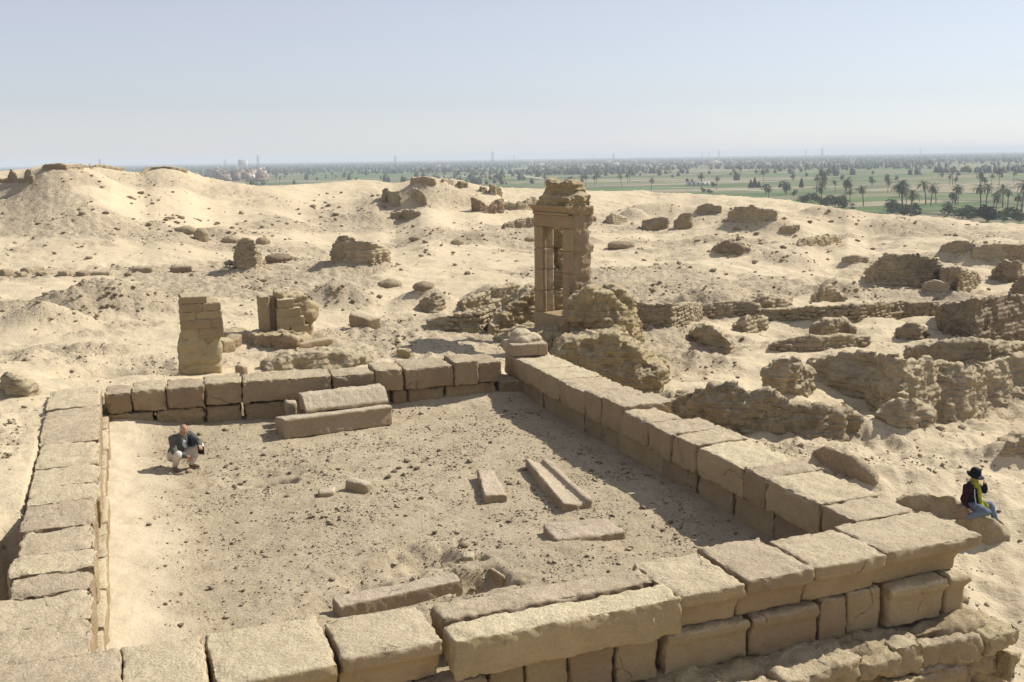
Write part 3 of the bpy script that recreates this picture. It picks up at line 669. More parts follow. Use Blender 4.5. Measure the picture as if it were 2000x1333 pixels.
# ------------------------------------------------------------------ eroded masses
def erode(v, f, amp=1.0, strata=0.0, course=0.16, seed=0, along=None, brick=0.0):
    n = vnormals(v, f); so = np.array([seed * 5.3, seed * 2.1, seed * .7])
    d = fbm(v + so, 0.9, 3, seed) * 0.15 + (ridged(v + so, 1.3, 3, seed + 1) - .6) * 0.085 + ridged(v + so, 4.2, 2, seed + 7) * 0.022 + fbm(v + so, 9, 3, seed + 2) * 0.04
    d = d + (ridged(v * np.array([1, 1, .4]) + so, 1.9, 2, seed + 12) - .6) * 0.09 * (1 - np.abs(n[:, 2]))
    v2 = v + n * (d * amp)[:, None]
    up = np.abs(n[:, 2])
    if strata:
        z = v[:, 2] + fbm(v + so, 0.7, 2, seed + 4) * 0.06; ph = z / course; fr = ph - np.floor(ph)
        g = np.clip(1 - np.minimum(fr, 1 - fr) / 0.22, 0, 1)
        row = np.floor(ph)
        if brick and along is not None:
            s = (v[:, :2] @ along) / (course * 1.9) + 0.5 * (row % 2) + 0.23 * row; fs = s - np.floor(s)
            g2 = np.clip(1 - np.minimum(fs, 1 - fs) / 0.13, 0, 1); g = np.maximum(g, g2 * brick)
            hsh = noise3(np.stack([np.floor(s) * 3.71, row * 2.37, np.full(len(v), seed + .5)], 1), 5)
            v2 = v2 + n * ((1 - up) * hsh * strata * 0.9)[:, None]
        m = sstep(-0.35, 0.15, fbm(v + so, 0.8, 2, seed + 6))
        v2 = v2 - n * ((1 - up) * g * strata * m)[:, None]
        v2 = v2 + n * ((1 - up) * noise3(np.stack([row * 1.7, v[:, 0] * .8, v[:, 1] * .8], 1), 9) * strata * 0.8)[:, None]
    return v2
def mass(name, sh, voxel, mat, label=None, cat=None, group=None, parent=None, amp=1.0, strata=0.0, course=0.16, seed=0, along=None, brick=0.0, smooth=1, kind=None, slump=0.0):
    v, f = remesh(sh.v, sh.f, voxel, smooth)
    v = erode(v, f, amp, strata, course, seed, along, brick)
    c = np.array([v[:, 0].mean(), v[:, 1].mean(), v[:, 2].min()])
    me = mesh_arrays(name, v - c, f); shade_smooth(me)
    o = link(name, me, mat, parent); o.location = c
    if label or kind: tag(o, label, cat, group, kind)
    return o
BRICKS = []
for k in range(6):
    bv, bf = block_arrays((0.30, 0.20, 0.125), seg=.07, rnd=.03, rough=.02, chip=.03, seed=200 + k, lump=.03)
    m = mesh_arrays('brick', bv, bf); shade_smooth(m); m.materials.append(M_BRICK); BRICKS.append(m)
def away(q):
    r = math.hypot(q[0], q[1]); return np.array([q[0] / r, q[1] / r])
RUINS = []
def ruin(name, label, pts, thick=0.8, mat=None, cat='ruin', group=None, batter=0.12, amp=0.9, strata=0.10, course=0.19, voxel=None, seed=None, bricks=0, smooth=1, brickpat=0.8, apron=0.0, skew=0.35, parent=None, inset=0.0):
    """weathered mass: pts are (column, row of the foot, row of the top) along its near side"""
    mat = mat or M_MUD; seed = seed if seed is not None else len(RUINS) + 11
    F = [hit(a, b) for a, b, c in pts]; dep = np.mean([(q - CAM) @ _F for q in F]); vox = voxel or max(0.05, dep * 0.0017); sh = Shell(); S = []
    for (a, b, c), q in zip(pts, F):
        w = away(q); h0 = q[2]; zt = z_for(q[0] + w[0] * .1, q[1] + w[1] * .1, c); h = max(zt - h0, 0.12)
        front = q[:2] + w * inset; ti = batter * h
        S.append((front, w, h0 - 0.5, zt, ti, q))
    if len(S) == 1: raise ValueError
    for i in range(len(S) - 1):
        (f0, w0, b0, t0, i0, _), (f1, w1, b1, t1, i1, _) = S[i], S[i + 1]
        e0 = (f1 - f0) * 0.02
        th0 = th1 = thick
        bot = [(*(f0 - e0), b0), (*(f1 + e0), b1), (*(f1 + e0 + w1 * (th1 + i1)), b1), (*(f0 - e0 + w0 * (th0 + i0)), b0)]
        top = [(*(f0 - e0 + w0 * i0 + 0), t0), (*(f1 + e0 + w1 * i1), t1), (*(f1 + e0 + w1 * th1), t1 - skew * (t1 - b1 - .5)), (*(f0 - e0 + w0 * th0), t0 - skew * (t0 - b0 - .5))]
        sh.hexa(bot, top)
    al = S[-1][0] - S[0][0]; al = al / (np.linalg.norm(al) + 1e-9)
    if bricks:
        root = thing(name, (float(S[0][0][0]), float(S[0][0][1]), float(S[0][2] + .5)), label, cat, group)
        for i in range(len(S)):
            f, w, b, t, ti, q = S[i]; S[i] = (f + w * 0.06, w, b, t, ti, q)
        mass('core', sh, vox, mat, parent=root, amp=amp * .7, strata=strata, course=course, seed=seed, along=al, brick=brickpat, smooth=smooth)
        # bricks course by course along the near face
        n = 0; L = np.cumsum([0] + [np.linalg.norm(S[i + 1][0] - S[i][0]) for i in range(len(S) - 1)])
        zlo = min(s[2] for s in S) + 0.45; zhi = max(s[3] for s in S); row = 0; z = zlo; cand = []
        while z < zhi:
            s = 0.15 * (row % 2) + random.uniform(0, .06)
            while s < L[-1]:
                i = min(np.searchsorted(L, s, 'right') - 1, len(S) - 2); t = (s - L[i]) / max(L[i + 1] - L[i], 1e-6)
                A, B = S[i], S[i + 1]; q = A[0] * (1 - t) + B[0] * t; w = A[1] * (1 - t) + B[1] * t; base = A[5][2] * (1 - t) + B[5][2] * t; zt = A[3] * (1 - t) + B[3] * t
                if base - .06 < z < zt - 0.05:
                    k = (z - base) / max(zt - base, .1); ti = batter * (zt - base) * k; dr = B[0] - A[0]
                    cand.append((q[0] + w[0] * (ti + .03), q[1] + w[1] * (ti + .03), z, math.atan2(dr[1], dr[0])))
                s += 0.325 * random.uniform(.93, 1.1)
            z += 0.148; row += 1
        random.shuffle(cand)
        pick = [c for c in cand if noise3(np.array([[c[0] * .9, c[1] * .9, c[2] * 1.6]]), 77)[0] > -0.22][:bricks]
        for c in pick:
            o = bpy.data.objects.new('brick', random.choice(BRICKS)); col.objects.link(o); o.parent = root; o.matrix_parent_inverse = Matrix.Translation(-Vector(root.location))
            o.location = (c[0] + jit(.035), c[1] + jit(.035), c[2] + jit(.012)); o.rotation_euler = (jit(.09), jit(.07), c[3] + jit(.12))
            k = random.uniform(.88, 1.08); o.scale = (k, random.uniform(.8, 1.1), random.uniform(.88, 1.02))
        o = root
    else:
        o = mass(name, sh, vox, mat, label, cat, group, parent, amp=amp, strata=strata, course=course, seed=seed, along=al, brick=brickpat, smooth=smooth)
    RUINS.append(o); return o

# far left skyline
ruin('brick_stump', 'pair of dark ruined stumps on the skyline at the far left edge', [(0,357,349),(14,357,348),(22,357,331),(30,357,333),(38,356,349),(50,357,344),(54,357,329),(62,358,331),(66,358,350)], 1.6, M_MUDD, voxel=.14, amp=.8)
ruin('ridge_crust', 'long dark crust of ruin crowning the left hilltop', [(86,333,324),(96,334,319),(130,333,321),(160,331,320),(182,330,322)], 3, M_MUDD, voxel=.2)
ruin('ridge_crust', 'thin dark crust of ruin right of the hilltop crest', [(186,327,321),(205,329,323),(240,333,328)], 2.5, M_MUDD, voxel=.2)
ruin('ridge_crust', 'dark rim along the top of the smooth sand hummock', [(275,341,335),(292,334,327),(330,331,325),(365,339,332)], 2.5, M_MUD, voxel=.2, amp=.7)
# isolated stumps in the left middle distance
ruin('brick_stump', 'tapering mud-brick stump standing alone on its sand apron', [(461,524,492),(470,525,468),(486,526,464),(500,525,470),(514,523,515)], 1.7, M_MUD, batter=.04, strata=.13, course=.17, voxel=.075, amp=.8)
ruin('brick_stump', 'wide stepped mud-brick stump higher at its left end', [(653,512,480),(664,513,461),(692,514,461),(700,514,470),(728,514,474),(757,512,484)], 2.2, M_MUD, batter=.06, strata=.13, course=.17, voxel=.08, amp=.85)
# hill ruin in the centre distance
ruin('wall_stump', 'leftmost upright wall stump on the central ruined hill', [(747,396,368),(760,397,366)], 1.2, M_MUDD, voxel=.16)
ruin('wall_stump', 'front block of the wall stumps on the central ruined hill', [(757,401,374),(782,402,372)], 1.4, M_MUD, voxel=.16)
ruin('wall_stump', 'hooked wall stump on the right of the central ruined hill slope', [(806,394,366),(818,396,368),(834,402,385)], 1.4, M_MUD, voxel=.16)
ruin('ridge_crust', 'broken crust along the crest of the central hill', [(803,362,347),(830,360,344),(850,362,350)], 3, M_MUD, voxel=.2)
ruin('wall_stump', 'small dark nub left of centre on the hill crest', [(864,361,349),(884,361,351)], 1.4, M_MUDD, voxel=.16)
ruin('wall_stump', 'small dark nub right of centre on the hill crest', [(896,366,354),(914,368,357)], 1.4, M_MUDD, voxel=.16)
ruin('wall_stump', 'tiny dark nub at the right shoulder of the central hill', [(938,376,365),(950,377,366)], 1.2, M_MUDD, voxel=.16)
ruin('wall_stump', 'tall dark wall stump at the right foot of the central hill', [(957,382,359),(968,383,361),(979,384,366)], 1.2, M_MUDD, voxel=.15)
ruin('brick_wall', 'reddish brick wall with a deep notch below the central hill', [(922,413,387),(938,415,391),(956,418,402),(966,418,389),(984,416,385)], 1.0, mat_mud('reddish_brick', (.36, .26, .175), (.29, .205, .135)), strata=.13, course=.2, voxel=.12, brickpat=1.0, batter=.03)
ruin('brick_stump', 'squat stump just right of the notched brick wall', [(985,410,396),(1007,410,396)], 1.2, M_MUD, voxel=.14)
ruin('brick_stump', 'rounded stump close to the left of the stone gateway', [(1010,410,393),(1028,411,391)], 1.2, M_MUD, voxel=.14)
ruin('brick_stump', 'darker lumpy stump touching the gateway cornice on its left', [(1027,410,389),(1038,411,383),(1050,411,388)], 1.2, M_MUDD, voxel=.14)
ruin('rubble_heap', 'dark rubble heap left of the gateway doorway', [(985,448,438),(1010,447,429),(1048,444,424)], 2.0, M_MUDD, voxel=.12, amp=1.3)
ruin('low_mound', 'low pale wall remnant in front of the central hill', [(765,428,417),(790,427,410),(820,424,412)], 2.0, M_MUD, voxel=.14)
# right distance
ruin('brick_stump', 'smooth rounded stump right of the gateway top', [(1185,437,424),(1196,438,416),(1222,435,426)], 2.4, M_MUD, voxel=.13, strata=.03, amp=.6)
ruin('brick_stump', 'low square stump right of the gateway', [(1256,449,429),(1270,450,426),(1304,447,425)], 1.6, M_MUD, voxel=.12)
ruin('brick_stump', 'leaning tooth-shaped stump right of the low square stump', [(1318,446,432),(1330,448,418),(1350,446,416)], 1.6, M_MUD, voxel=.12)
ruin('brick_stump', 'far rounded stump near the edge of the plateau', [(1362,419,404),(1380,420,396),(1408,418,402)], 2.4, M_MUD, voxel=.15, strata=.03, amp=.7)
ruin('brick_stump', 'large block-shaped stump with layered right shoulder', [(1423,433,414),(1436,435,405),(1470,435,402),(1476,434,407),(1515,431,412)], 2.6, M_MUD, voxel=.13)
ruin('brick_stump', 'small notched stump below the conical sand mound', [(1525,455,446),(1532,456,438),(1546,456,442),(1561,454,439)], 1.4, M_MUD, voxel=.12)
ruin('rock_heap', 'brown rock heap on the sand right of the gateway', [(1393,494,484),(1420,495,476),(1448,492,482)], 1.6, M_ROCK, voxel=.1, amp=1.4)
ruin('rock_heap', 'long brown rocky outcrop in the right middle distance', [(1558,481,474),(1580,481,465),(1620,478,460),(1640,475,463)], 1.6, M_ROCK, voxel=.1, amp=1.3)
ruin('low_mound', 'smooth grey hump left of the large brick wall', [(1646,514,504),(1666,515,497),(1694,513,504)], 1.6, M_MUD, voxel=.1, strata=0, amp=.6)
ruin('brick_wall', 'large dark mud-brick wall standing in the right distance', [(1692,552,530),(1712,556,503),(1740,560,499),(1790,562,500),(1828,562,503),(1834,560,520)], 2.0, M_MUD, strata=.13, course=.17, voxel=.08, batter=.10, brickpat=.9)
ruin('brick_wall', 'lower mud-brick wall right of the large brick wall', [(1836,566,522),(1870,570,522),(1900,566,530),(1908,560,542)], 1.8, M_MUD, strata=.13, course=.17, voxel=.085)
ruin('boulder', 'rounded brown boulder at the foot of the large brick wall', [(1802,571,556),(1822,573,546),(1850,572,554)], 1.2, M_MUD, voxel=.08, strata=0, amp=.5, batter=.3)
ruin('brick_wall', 'flat-topped mass at the right edge beyond the brick walls', [(1902,505,484),(1930,510,476),(2000,512,476),(2060,512,478)], 3.0, M_MUD, voxel=.12)
ruin('low_mound', 'rounded twin humps left of the flat-topped mass', [(1840,492,480),(1860,495,470),(1885,494,470),(1904,490,478)], 2.0, M_MUD, voxel=.12, strata=0, amp=.7)
ruin('brick_stump', 'dark brick stump near the right edge beyond the low wall', [(1940,548,526),(1955,551,512),(1985,551,509),(1992,550,520)], 1.4, M_MUDD, voxel=.08, strata=.13)
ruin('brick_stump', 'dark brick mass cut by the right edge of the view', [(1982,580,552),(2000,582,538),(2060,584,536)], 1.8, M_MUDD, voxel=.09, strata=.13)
ruin('brick_stump', 'dark lump on the shaded side of the tawny mound', [(1588,590,578),(1606,591,562),(1622,590,557),(1650,589,580)], 1.0, M_MUD, voxel=.08, strata=.03)
# the long brick walls across the middle, bricks readable
ruin('brick_wall', 'coursed mud-brick wall left of the gateway mound', [(838,640,630),(862,644,618),(905,648,612),(938,650,606),(962,644,598)], 0.8, M_MUD, voxel=.06, bricks=170, strata=.08, course=.15, batter=.2)
ruin('brick_wall', 'coursed mud-brick wall joining the right side of the gateway', [(1228,634,588),(1262,640,592),(1310,640,594),(1345,632,592),(1368,622,592)], 0.9, M_MUD, voxel=.06, bricks=260, strata=.08, course=.15, batter=.12)
ruin('brick_wall', 'low crumbling brick wall continuing right from the gateway wall', [(1368,622,598),(1410,619,590),(1450,618,588),(1482,615,597)], 0.9, M_MUD, voxel=.06, bricks=150, strata=.08, course=.15, batter=.3)
ruin('ridge_crust', 'dark crusted ledge above the low crumbling brick wall', [(1452,600,588),(1490,602,580),(1530,600,584),(1545,598,592)], 1.6, M_MUDD, voxel=.07, amp=1.1)
ruin('brick_wall', 'long eroded brick wall stretching towards the right edge', [(1490,628,606),(1540,629,604),(1600,630,598),(1680,628,593),(1760,622,590),(1832,618,592)], 1.0, M_MUD, voxel=.065, bricks=290, strata=.13, course=.15, batter=.2)
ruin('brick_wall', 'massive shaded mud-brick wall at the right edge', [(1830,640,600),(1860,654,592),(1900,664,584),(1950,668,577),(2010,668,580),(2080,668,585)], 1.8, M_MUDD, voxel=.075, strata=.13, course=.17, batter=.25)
# lumps between the walls
ruin('mud_lump', 'leaning ridge of eroded mud below the low crumbling wall', [(1356,664,650),(1372,676,634),(1396,684,642),(1425,690,668)], .9, M_MUD, voxel=.06, amp=1.1)
ruin('mud_lump', 'blocky brick lump in front of the long eroded wall', [(1436,646,632),(1452,650,618),(1480,650,612),(1497,646,622)], .9, M_MUD, voxel=.06, strata=.1)
ruin('mud_lump', 'dark overhanging brick lump below the middle of the long wall', [(1592,656,640),(1612,661,624),(1645,660,622),(1668,656,640)], 1.1, M_MUDD, voxel=.06, strata=.09)
ruin('brick_wall', 'low curved brick ridge below the dark overhanging lump', [(1500,684,676),(1530,688,664),(1570,688,658),(1610,684,660),(1650,678,655),(1694,676,658)], .8, M_MUD, voxel=.06, bricks=130, strata=.08, course=.15, batter=.3)
ruin('mud_lump', 'small dark knob on the bare sand right of the curved ridge', [(1756,660,648),(1770,664,632),(1790,664,632),(1802,660,648)], .8, M_MUDD, voxel=.06)
ruin('mud_lump', 'upright craggy lump casting shadow left of the big ridge', [(1500,762,728),(1522,772,702),(1552,778,700),(1578,770,726)], 1.1, M_MUD, voxel=.055, strata=.08, amp=1.2)
ruin('mud_ridge', 'broad ridge of melted mud brick sweeping to the right edge', [(1582,748,716),(1640,775,704),(1700,800,706),(1760,818,716),(1830,834,724),(1880,832,734),(1925,812,722),(1980,790,705),(2070,770,690)], 2.8, M_MUD, voxel=.075, strata=.07, batter=.95, amp=1.25, skew=.6)
ruin('mud_ridge', 'upper layered ridge behind the broad melted ridge', [(1770,706,690),(1810,712,672),(1870,718,668),(1930,716,674),(2000,712,676),(2070,712,678)], 1.6, M_MUD, voxel=.075, strata=.08, batter=.35)
ruin('mud_ridge', 'knobbly eroded brick mass right beside the right stone wall', [(1300,808,790),(1340,826,766),(1400,842,757),(1460,850,768),(1530,856,788),(1600,858,798),(1680,850,820)], 1.3, M_MUD, voxel=.055, strata=.08, batter=.5, amp=1.35, skew=.5)
ruin('mud_lump', 'rounded brick lump beside the broad melted ridge', [(1716,822,808),(1740,836,788),(1780,842,786),(1816,836,816)], 1.2, M_MUD, voxel=.055, batter=.4)
# smooth half-buried boulders near the right wall
ruin('boulder', 'smooth oblong boulder half buried just outside the right wall', [(1586,894,882),(1610,914,876),(1650,930,886),(1690,946,918),(1712,952,944)], .5, M_BOULDER, voxel=.05, strata=0, batter=.45, amp=.7, smooth=4)
ruin('boulder', 'smooth boulder half buried behind the right wall near the seated person', [(1750,985,976),(1790,1002,964),(1850,1014,970),(1890,1014,994)], .5, M_BOULDER, voxel=.05, strata=0, batter=.45, amp=.7, smooth=4)
SEAT = ruin('boulder', 'rounded boulder on which the person in the black hat sits', [(1872,1030,1006),(1895,1058,1003),(1935,1070,1016),(1974,1062,1046)], .62, M_BOULDER, voxel=.045, strata=0, batter=.3, amp=.35, smooth=5)
ruin('mud_lump', 'sand-coloured lump at the right edge above the seated person', [(1942,905,892),(1965,908,872),(2000,910,854),(2050,910,856)], 1.2, M_MUD, voxel=.06, batter=.5)
# left side lumps
ruin('mud_lump', 'two-horned eroded lump on the sand at the left edge', [(6,772,752),(20,776,732),(36,777,745),(48,776,758),(58,774,752),(72,770,764)], .8, M_MUD, voxel=.05, strata=.03, batter=.35)
ruin('mud_mass', 'grey crusted mud mound just behind the far stone wall', [(520,738,722),(560,732,702),(620,726,690),(680,718,692),(722,712,704)], 1.5, M_MUD, voxel=.055, strata=.05, batter=.5)
ruin('mud_lump', 'small grey crag on the sand behind the far wall', [(825,610,585),(850,612,572),(870,606,580)], 1.0, M_MUDD, voxel=.06, batter=.5)
ruin('mud_lump', 'jagged grey crust left of the gateway on the sand', [(905,610,590),(960,606,566),(1010,600,560),(1040,590,572)], 1.4, M_MUD, voxel=.07, batter=.6, amp=1.3)

# ------------------------------------------------------------------ the stone gateway on its mud mound
def cpt(px, dep, z):     # point on photo column px at camera depth dep and height z
    lo, hi = 0, 1400
    for _ in range(60):
        m = (lo + hi) / 2
        if depth_pt(px, m, dep)[2] > z: lo = m
        else: hi = m
    return depth_pt(px, (lo + hi) / 2, dep)
gate = thing('stone_gateway', cpt(1080, 33.5, 0.3), 'tall narrow stone gateway with lintel and cornice standing on a mud-brick mound', 'gateway')
gx, gy, _ = cpt(1112, 32.6, 0.4)            # near corner between the doorway face (facing -X) and the rough end (facing -Y)
GW = 2.04                                   # length of doorway face along Y
GB = z_for(gx, gy, 652); GT = z_for(gx, gy, 403)
dj0, dj1 = 0.37, 0.52                       # near and far jamb widths
gkw = dict(seg=.06, rnd=.012, rough=.006, chip=.012, lump=.006)
sill = GB + 0.50
lint = z_for(gx, gy, 448)
block('threshold', (gx - .02, gy - .02, GB - .3), (gx + .95, gy + GW + .02, sill), M_GATE, gate, seed=300, **gkw)
M_GROUGH = mat_stone('rough_gate_masonry', (0.41, 0.325, 0.21), (0.35, 0.27, 0.165), (0.28, 0.21, 0.125), vary=0.05, streak=0.3, patina_shade=0.25)
rough = dict(seg=.05, rnd=.03, rough=.03, chip=.06, lump=.05)
zc = np.linspace(sill, lint, 5); ext = [.62, .80, .86, .70]
for k in range(4):
    block('jamb_block', (gx, gy, zc[k] + .002), (gx + .20, gy + dj0, zc[k + 1] - .002), M_GATE, gate, seed=310 + k, **gkw)
    block('jamb_block', (gx + .0, gy + GW - dj1, zc[k] + .002), (gx + .15, gy + GW, zc[k + 1] - .002), M_GATE, gate, seed=330 + k, **gkw)
    block('reveal_block', (gx + .14, gy + GW - dj1 + .09, zc[k] + .001), (gx + .50, gy + GW - .02, zc[k + 1] - .001), M_REVEAL_LIT, gate, seed=335 + k, **gkw)
    block('masonry_block', (gx + (.49 if k != 2 else .66), gy + GW - dj1 + .11, zc[k] + .004), (gx + 1.0, gy + GW - .05, zc[k + 1] - .004), M_MUDY, gate, seed=340 + k, **rough)
lt = z_for(gx, gy, 422)
block('lintel', (gx - .01, gy - .0, lint + .006), (gx + .16, gy + GW, lt), M_GATE, gate, seed=350, **gkw)
block('lintel_backing', (gx + .15, gy + .3, lint + .10), (gx + .7, gy + GW - .02, lt + .02), M_REVEAL_LIT, gate, seed=353, **gkw)
sh = Shell(); zq = [GB - .4, zc[1] - .1, zc[2], zc[3] + .1, lint + .1, lt + .1, GT - .02]; xe = [1.05, .82, .88, .80, .94, .72]
for k in range(6): sh.box((gx + (.14 + xe[k]) / 2, gy + .02 + (dj0 + .06) / 2 + .015 * (k % 2), (zq[k] + zq[k + 1]) / 2), (xe[k] - .14, dj0 + .06, zq[k + 1] - zq[k] - .012))
sh.box((gx + .62, gy + .55, lint + .32), (.55, 1.0, .5)); sh.box((gx + .86, gy + .30, lt - .12), (.46, .5, .22), .1); sh.box((gx + .8, gy + .28, zc[3] + .05), (.4, .45, .2), -.1)
mass('rough_masonry', sh, .045, M_GROUGH, parent=gate, amp=.42, strata=.05, course=.42, seed=352, smooth=0)
# torus roll and cavetto cornice
sh = Shell(); sh.cap((gx - .03, gy + .03, lt + .03), (gx - .03, gy + GW - .03, lt + .03), .045, .045); v, f = remesh(sh.v, sh.f, .02, 1)
o = link('torus_moulding', mesh_arrays('torus_moulding', v - np.array([gx, gy, lt]), f), M_GATE, gate); o.location = (gx, gy, lt); shade_smooth(o.data)
def warp_gc(v, h):
    v = v.copy(); zr = (v[:, 2] + h[2]) / (2 * h[2]); s = np.clip((h[0] - v[:, 0]) / (2 * h[0]), 0, 1); v[:, 0] += cav(zr) * .75 * s; return v
block('cornice', (gx - .2, gy - .06, lt + .05), (gx + .62, gy + GW + .06, GT), M_GATE, gate, seed=360, warp=warp_gc, seg=.05, rnd=.025, rough=.012, chip=.03, lump=.01)
block('masonry_block', (gx + .35, gy - .02, lt + .0), (gx + .95, gy + 1.0, GT - .02), M_LIMEW, gate, seed=361, **rough)
sh = Shell(); zt = z_for(gx, gy + .6, 361)
sh.box((gx + .4, gy + .9, GT + .1), (1.0, 1.9, .34), 0, .85); sh.box((gx + .42, gy + .95, (GT + zt) / 2 + .05), (.75, 1.35, zt - GT), 0.1, .75); sh.ell((gx + .5, gy + .3, GT + .05), (.4, .4, .3))
mass('rubble_cap', sh, .055, M_MUDY, parent=gate, amp=1.0, strata=.08, course=.2, seed=71)

GROT = R(10.0)
for o in [c for c in bpy.data.objects if c.parent == gate]:
    d = o.location - Vector((gx, gy, 0)); o.location = Vector((gx + d.x * math.cos(GROT) - d.y * math.sin(GROT), gy + d.x * math.sin(GROT) + d.y * math.cos(GROT), o.location.z)); o.rotation_euler.z += GROT
# the mound it stands on
sh = Shell(); B = -1.2
def cp(px, dep): return cpt(px, dep, 0.0)[:2]
def prism(pts_px, z0, z1s, dep_f, dep_b, tin=.25):
    n = len(pts_px)
    for i in range(n - 1):
        a, b = pts_px[i], pts_px[i + 1]; fa, fb = cp(a, dep_f[i]), cp(b, dep_f[i + 1]); ba, bb = cp(a, dep_b[i]), cp(b, dep_b[i + 1])
        ta = fa * (1 - tin) + ba * tin; tb = fb * (1 - tin) + bb * tin
        sh.hexa([(*fa, z0), (*fb, z0), (*bb, z0), (*ba, z0)], [(*ta, z1s[i]), (*tb, z1s[i + 1]), (*bb, z1s[i + 1] - .1), (*ba, z1s[i] - .1)])
def zz(px, dep, py): q = cp(px, dep); return z_for(q[0], q[1], py)
# left shoulder sloping up to the jamb
prism([946, 970, 1000, 1025, 1048], B, [zz(946, 35, 652), zz(970, 35.4, 624), zz(1000, 35.6, 596), zz(1025, 35.7, 574), zz(1048, 35.8, 566)], [33.6, 34.2, 34.8, 35.0, 35.2], [37.2] * 5, .2)
# core under the gate and the apron in front
prism([975, 1040, 1110, 1180, 1235], B, [zz(975, 33.4, 662), zz(1040, 32.6, 656), zz(1110, 32.2, 658), zz(1180, 31.6, 650), zz(1235, 31.5, 655)], [31.6, 31.2, 30.6, 30.2, 30.2], [36.0, 36.0, 35.5, 34.5, 34.5], .3)
# right lower mass
prism([1090, 1150, 1205, 1250, 1292], B, [zz(1090, 30.6, 668), zz(1150, 30.4, 660), zz(1205, 30, 655), zz(1250, 29.6, 690), zz(1292, 29.3, 725)], [29.6, 29.3, 29.0, 28.7, 28.6], [32.2, 32.2, 32, 31.6, 31.2], .3)
prism([1104, 1140, 1180, 1222, 1240], B, [zz(1104, 31.9, 640), zz(1140, 31.8, 585), zz(1180, 31.8, 580), zz(1222, 31.9, 600), zz(1240, 31.9, 650)], [31.2, 31.0, 31.0, 31.0, 31.0], [34.2] * 5, .2)
# grey lump against the gate end and brick column behind it
prism([1116, 1150, 1192], B, [zz(1118, 31.8, 585), zz(1150, 31.6, 566), zz(1192, 31.7, 585)], [31.1, 30.9, 31.0], [33.2, 33.4, 33.4], .25)
prism([1185, 1210, 1230], B, [zz(1185, 32.6, 562), zz(1210, 32.6, 560), zz(1230, 32.6, 580)], [32.0, 31.9, 31.9], [33.6, 33.6, 33.6], .1)
mass('mud_brick_mound', sh, .06, M_MUDY, 'ochre mud-brick mound carrying the stone gateway', 'mound', amp=1.35, strata=.07, course=.17, seed=73, along=np.array([.93, -.36]), brick=.8)

# plinth with worn statue lump on the far right corner of the enclosure
pl = thing('statue_base', (G(1027, 690, 1.0)), 'square plinth with a worn rounded statue on the far corner', 'plinth')
q0 = G(1000, 697, 1.02); q1 = G(1070, 690, 1.02)
px0, px1 = q0[0], q1[0]; py0 = min(q0[1], q1[1])
pz = z_for(px0 + .4, py0, 672)
block('base', (px0 + .05, py0 - .05, 1.0), (px0 + 1.0, py0 + .95, pz), M_SLAB, pl, seed=400, seg=.04, rnd=.03, rough=.012, chip=.03, rz=-.09)
sh = Shell(); cx, cy = px0 + .5, py0 + .5; zt = z_for(cx, cy, 645)
sh.ell((cx, cy, pz), (.40, .34, (zt - pz) * .55)); sh.ell((cx - .05, cy + .05, pz + (zt - pz) * .5), (.24, .22, (zt - pz) * .5)); sh.ell((cx + .22, cy - .05, pz + .04), (.24, .28, .1))
mass('worn_statue', sh, .03, M_SLAB, parent=pl, amp=.3, seed=401, smooth=3)

# two piers of masonry
def pier(name, label, px0, px1, base_y, top_y, dep_m, tiers, rock_top, seed, right_core=False, z0=None):
    a = hit(px0, base_y); b = hit(px1, base_y); w = abs((b - a) @ C_R); zb = (a[2] + b[2]) / 2
    rt = thing(name, (a[0], a[1], zb), label, 'pier'); zt = z_for(a[0], a[1], top_y); zr = z_for(a[0], a[1], rock_top)
    return rt, a, b, w, zb, zt, zr
rt, a, b, w, zb, zt, zr = pier('stone_pier', 'tall stone pier with four courses above its rough rock foot', 362, 434, 734, 584, 1, None, 658, 1)
sh = Shell(); m = (a + b) / 2
sh.box((m[0] - .02, m[1] + .70, (zb - .5 + zr) / 2), (w * .90, 1.25, zr - zb + .5), 0.0, 1.0); pass
mass('rock_foot', sh, .045, M_YEL, parent=rt, amp=.5, strata=.05, course=.34, seed=81, smooth=2)
hc = (zt - zr) / 4.0
rows = [[(.0, .40), (.40, 1.0)], [(.0, .70), (.70, .99)], [(.0, .34), (.34, .98)], [(.0, .50), (.50, .97)], [(.02, .64)]]
hs = [zr - .05, zr + hc * .9, zr + hc * 1.8, zr + hc * 2.65, zr + hc * 3.5, zt + .06]
for k, rw in enumerate(rows):
    for j, (s0, s1) in enumerate(rw):
        block('block', (a[0] + w * s0 - .002, m[1] + .02 + jit(.02), hs[k] - .002), (a[0] + w * s1 + .002, m[1] + .95, hs[k + 1] + .002), M_LIMEW, rt, seed=420 + k * 5 + j, seg=.04, rnd=.007, rough=.018, chip=.03, lump=.02)
block('backing_block', (a[0] + .02, m[1] + .055, zr - .3), (a[0] + w * .9, m[1] + 1.2, zt - .08), M_YEL, rt, seed=440, seg=.06, rnd=.06, rough=.04, chip=.08)
rt, a, b, w, zb, zt, zr = pier('stone_pier', 'shorter stone pier with a yellow rubble core on its right', 508, 602, 664, 578, 1, None, 650, 2)
m = (a + b) / 2
hs = np.linspace(zb + .12, zt - .12, 5)
sh = Shell(); sh.box((a[0] + w * .72, m[1] + .85, (zb - .4 + zt - .12) / 2), (w * .56, .9, zt - zb + .3), 0, .88); sh.box((m[0] + .1, m[1] + .5, zb), (w * .85, 1.3, .5), 0, .9); sh.ell((a[0] + w * .93, m[1] + .7, zb + .75), (.28, .4, .42))
mass('rubble_core', sh, .045, M_YEL, parent=rt, amp=.9, strata=.08, course=.3, seed=83)
rows = [[(.32, .56), (.57, .92)], [(.32, .84)], [(.32, .78)], [(.34, .66)]]
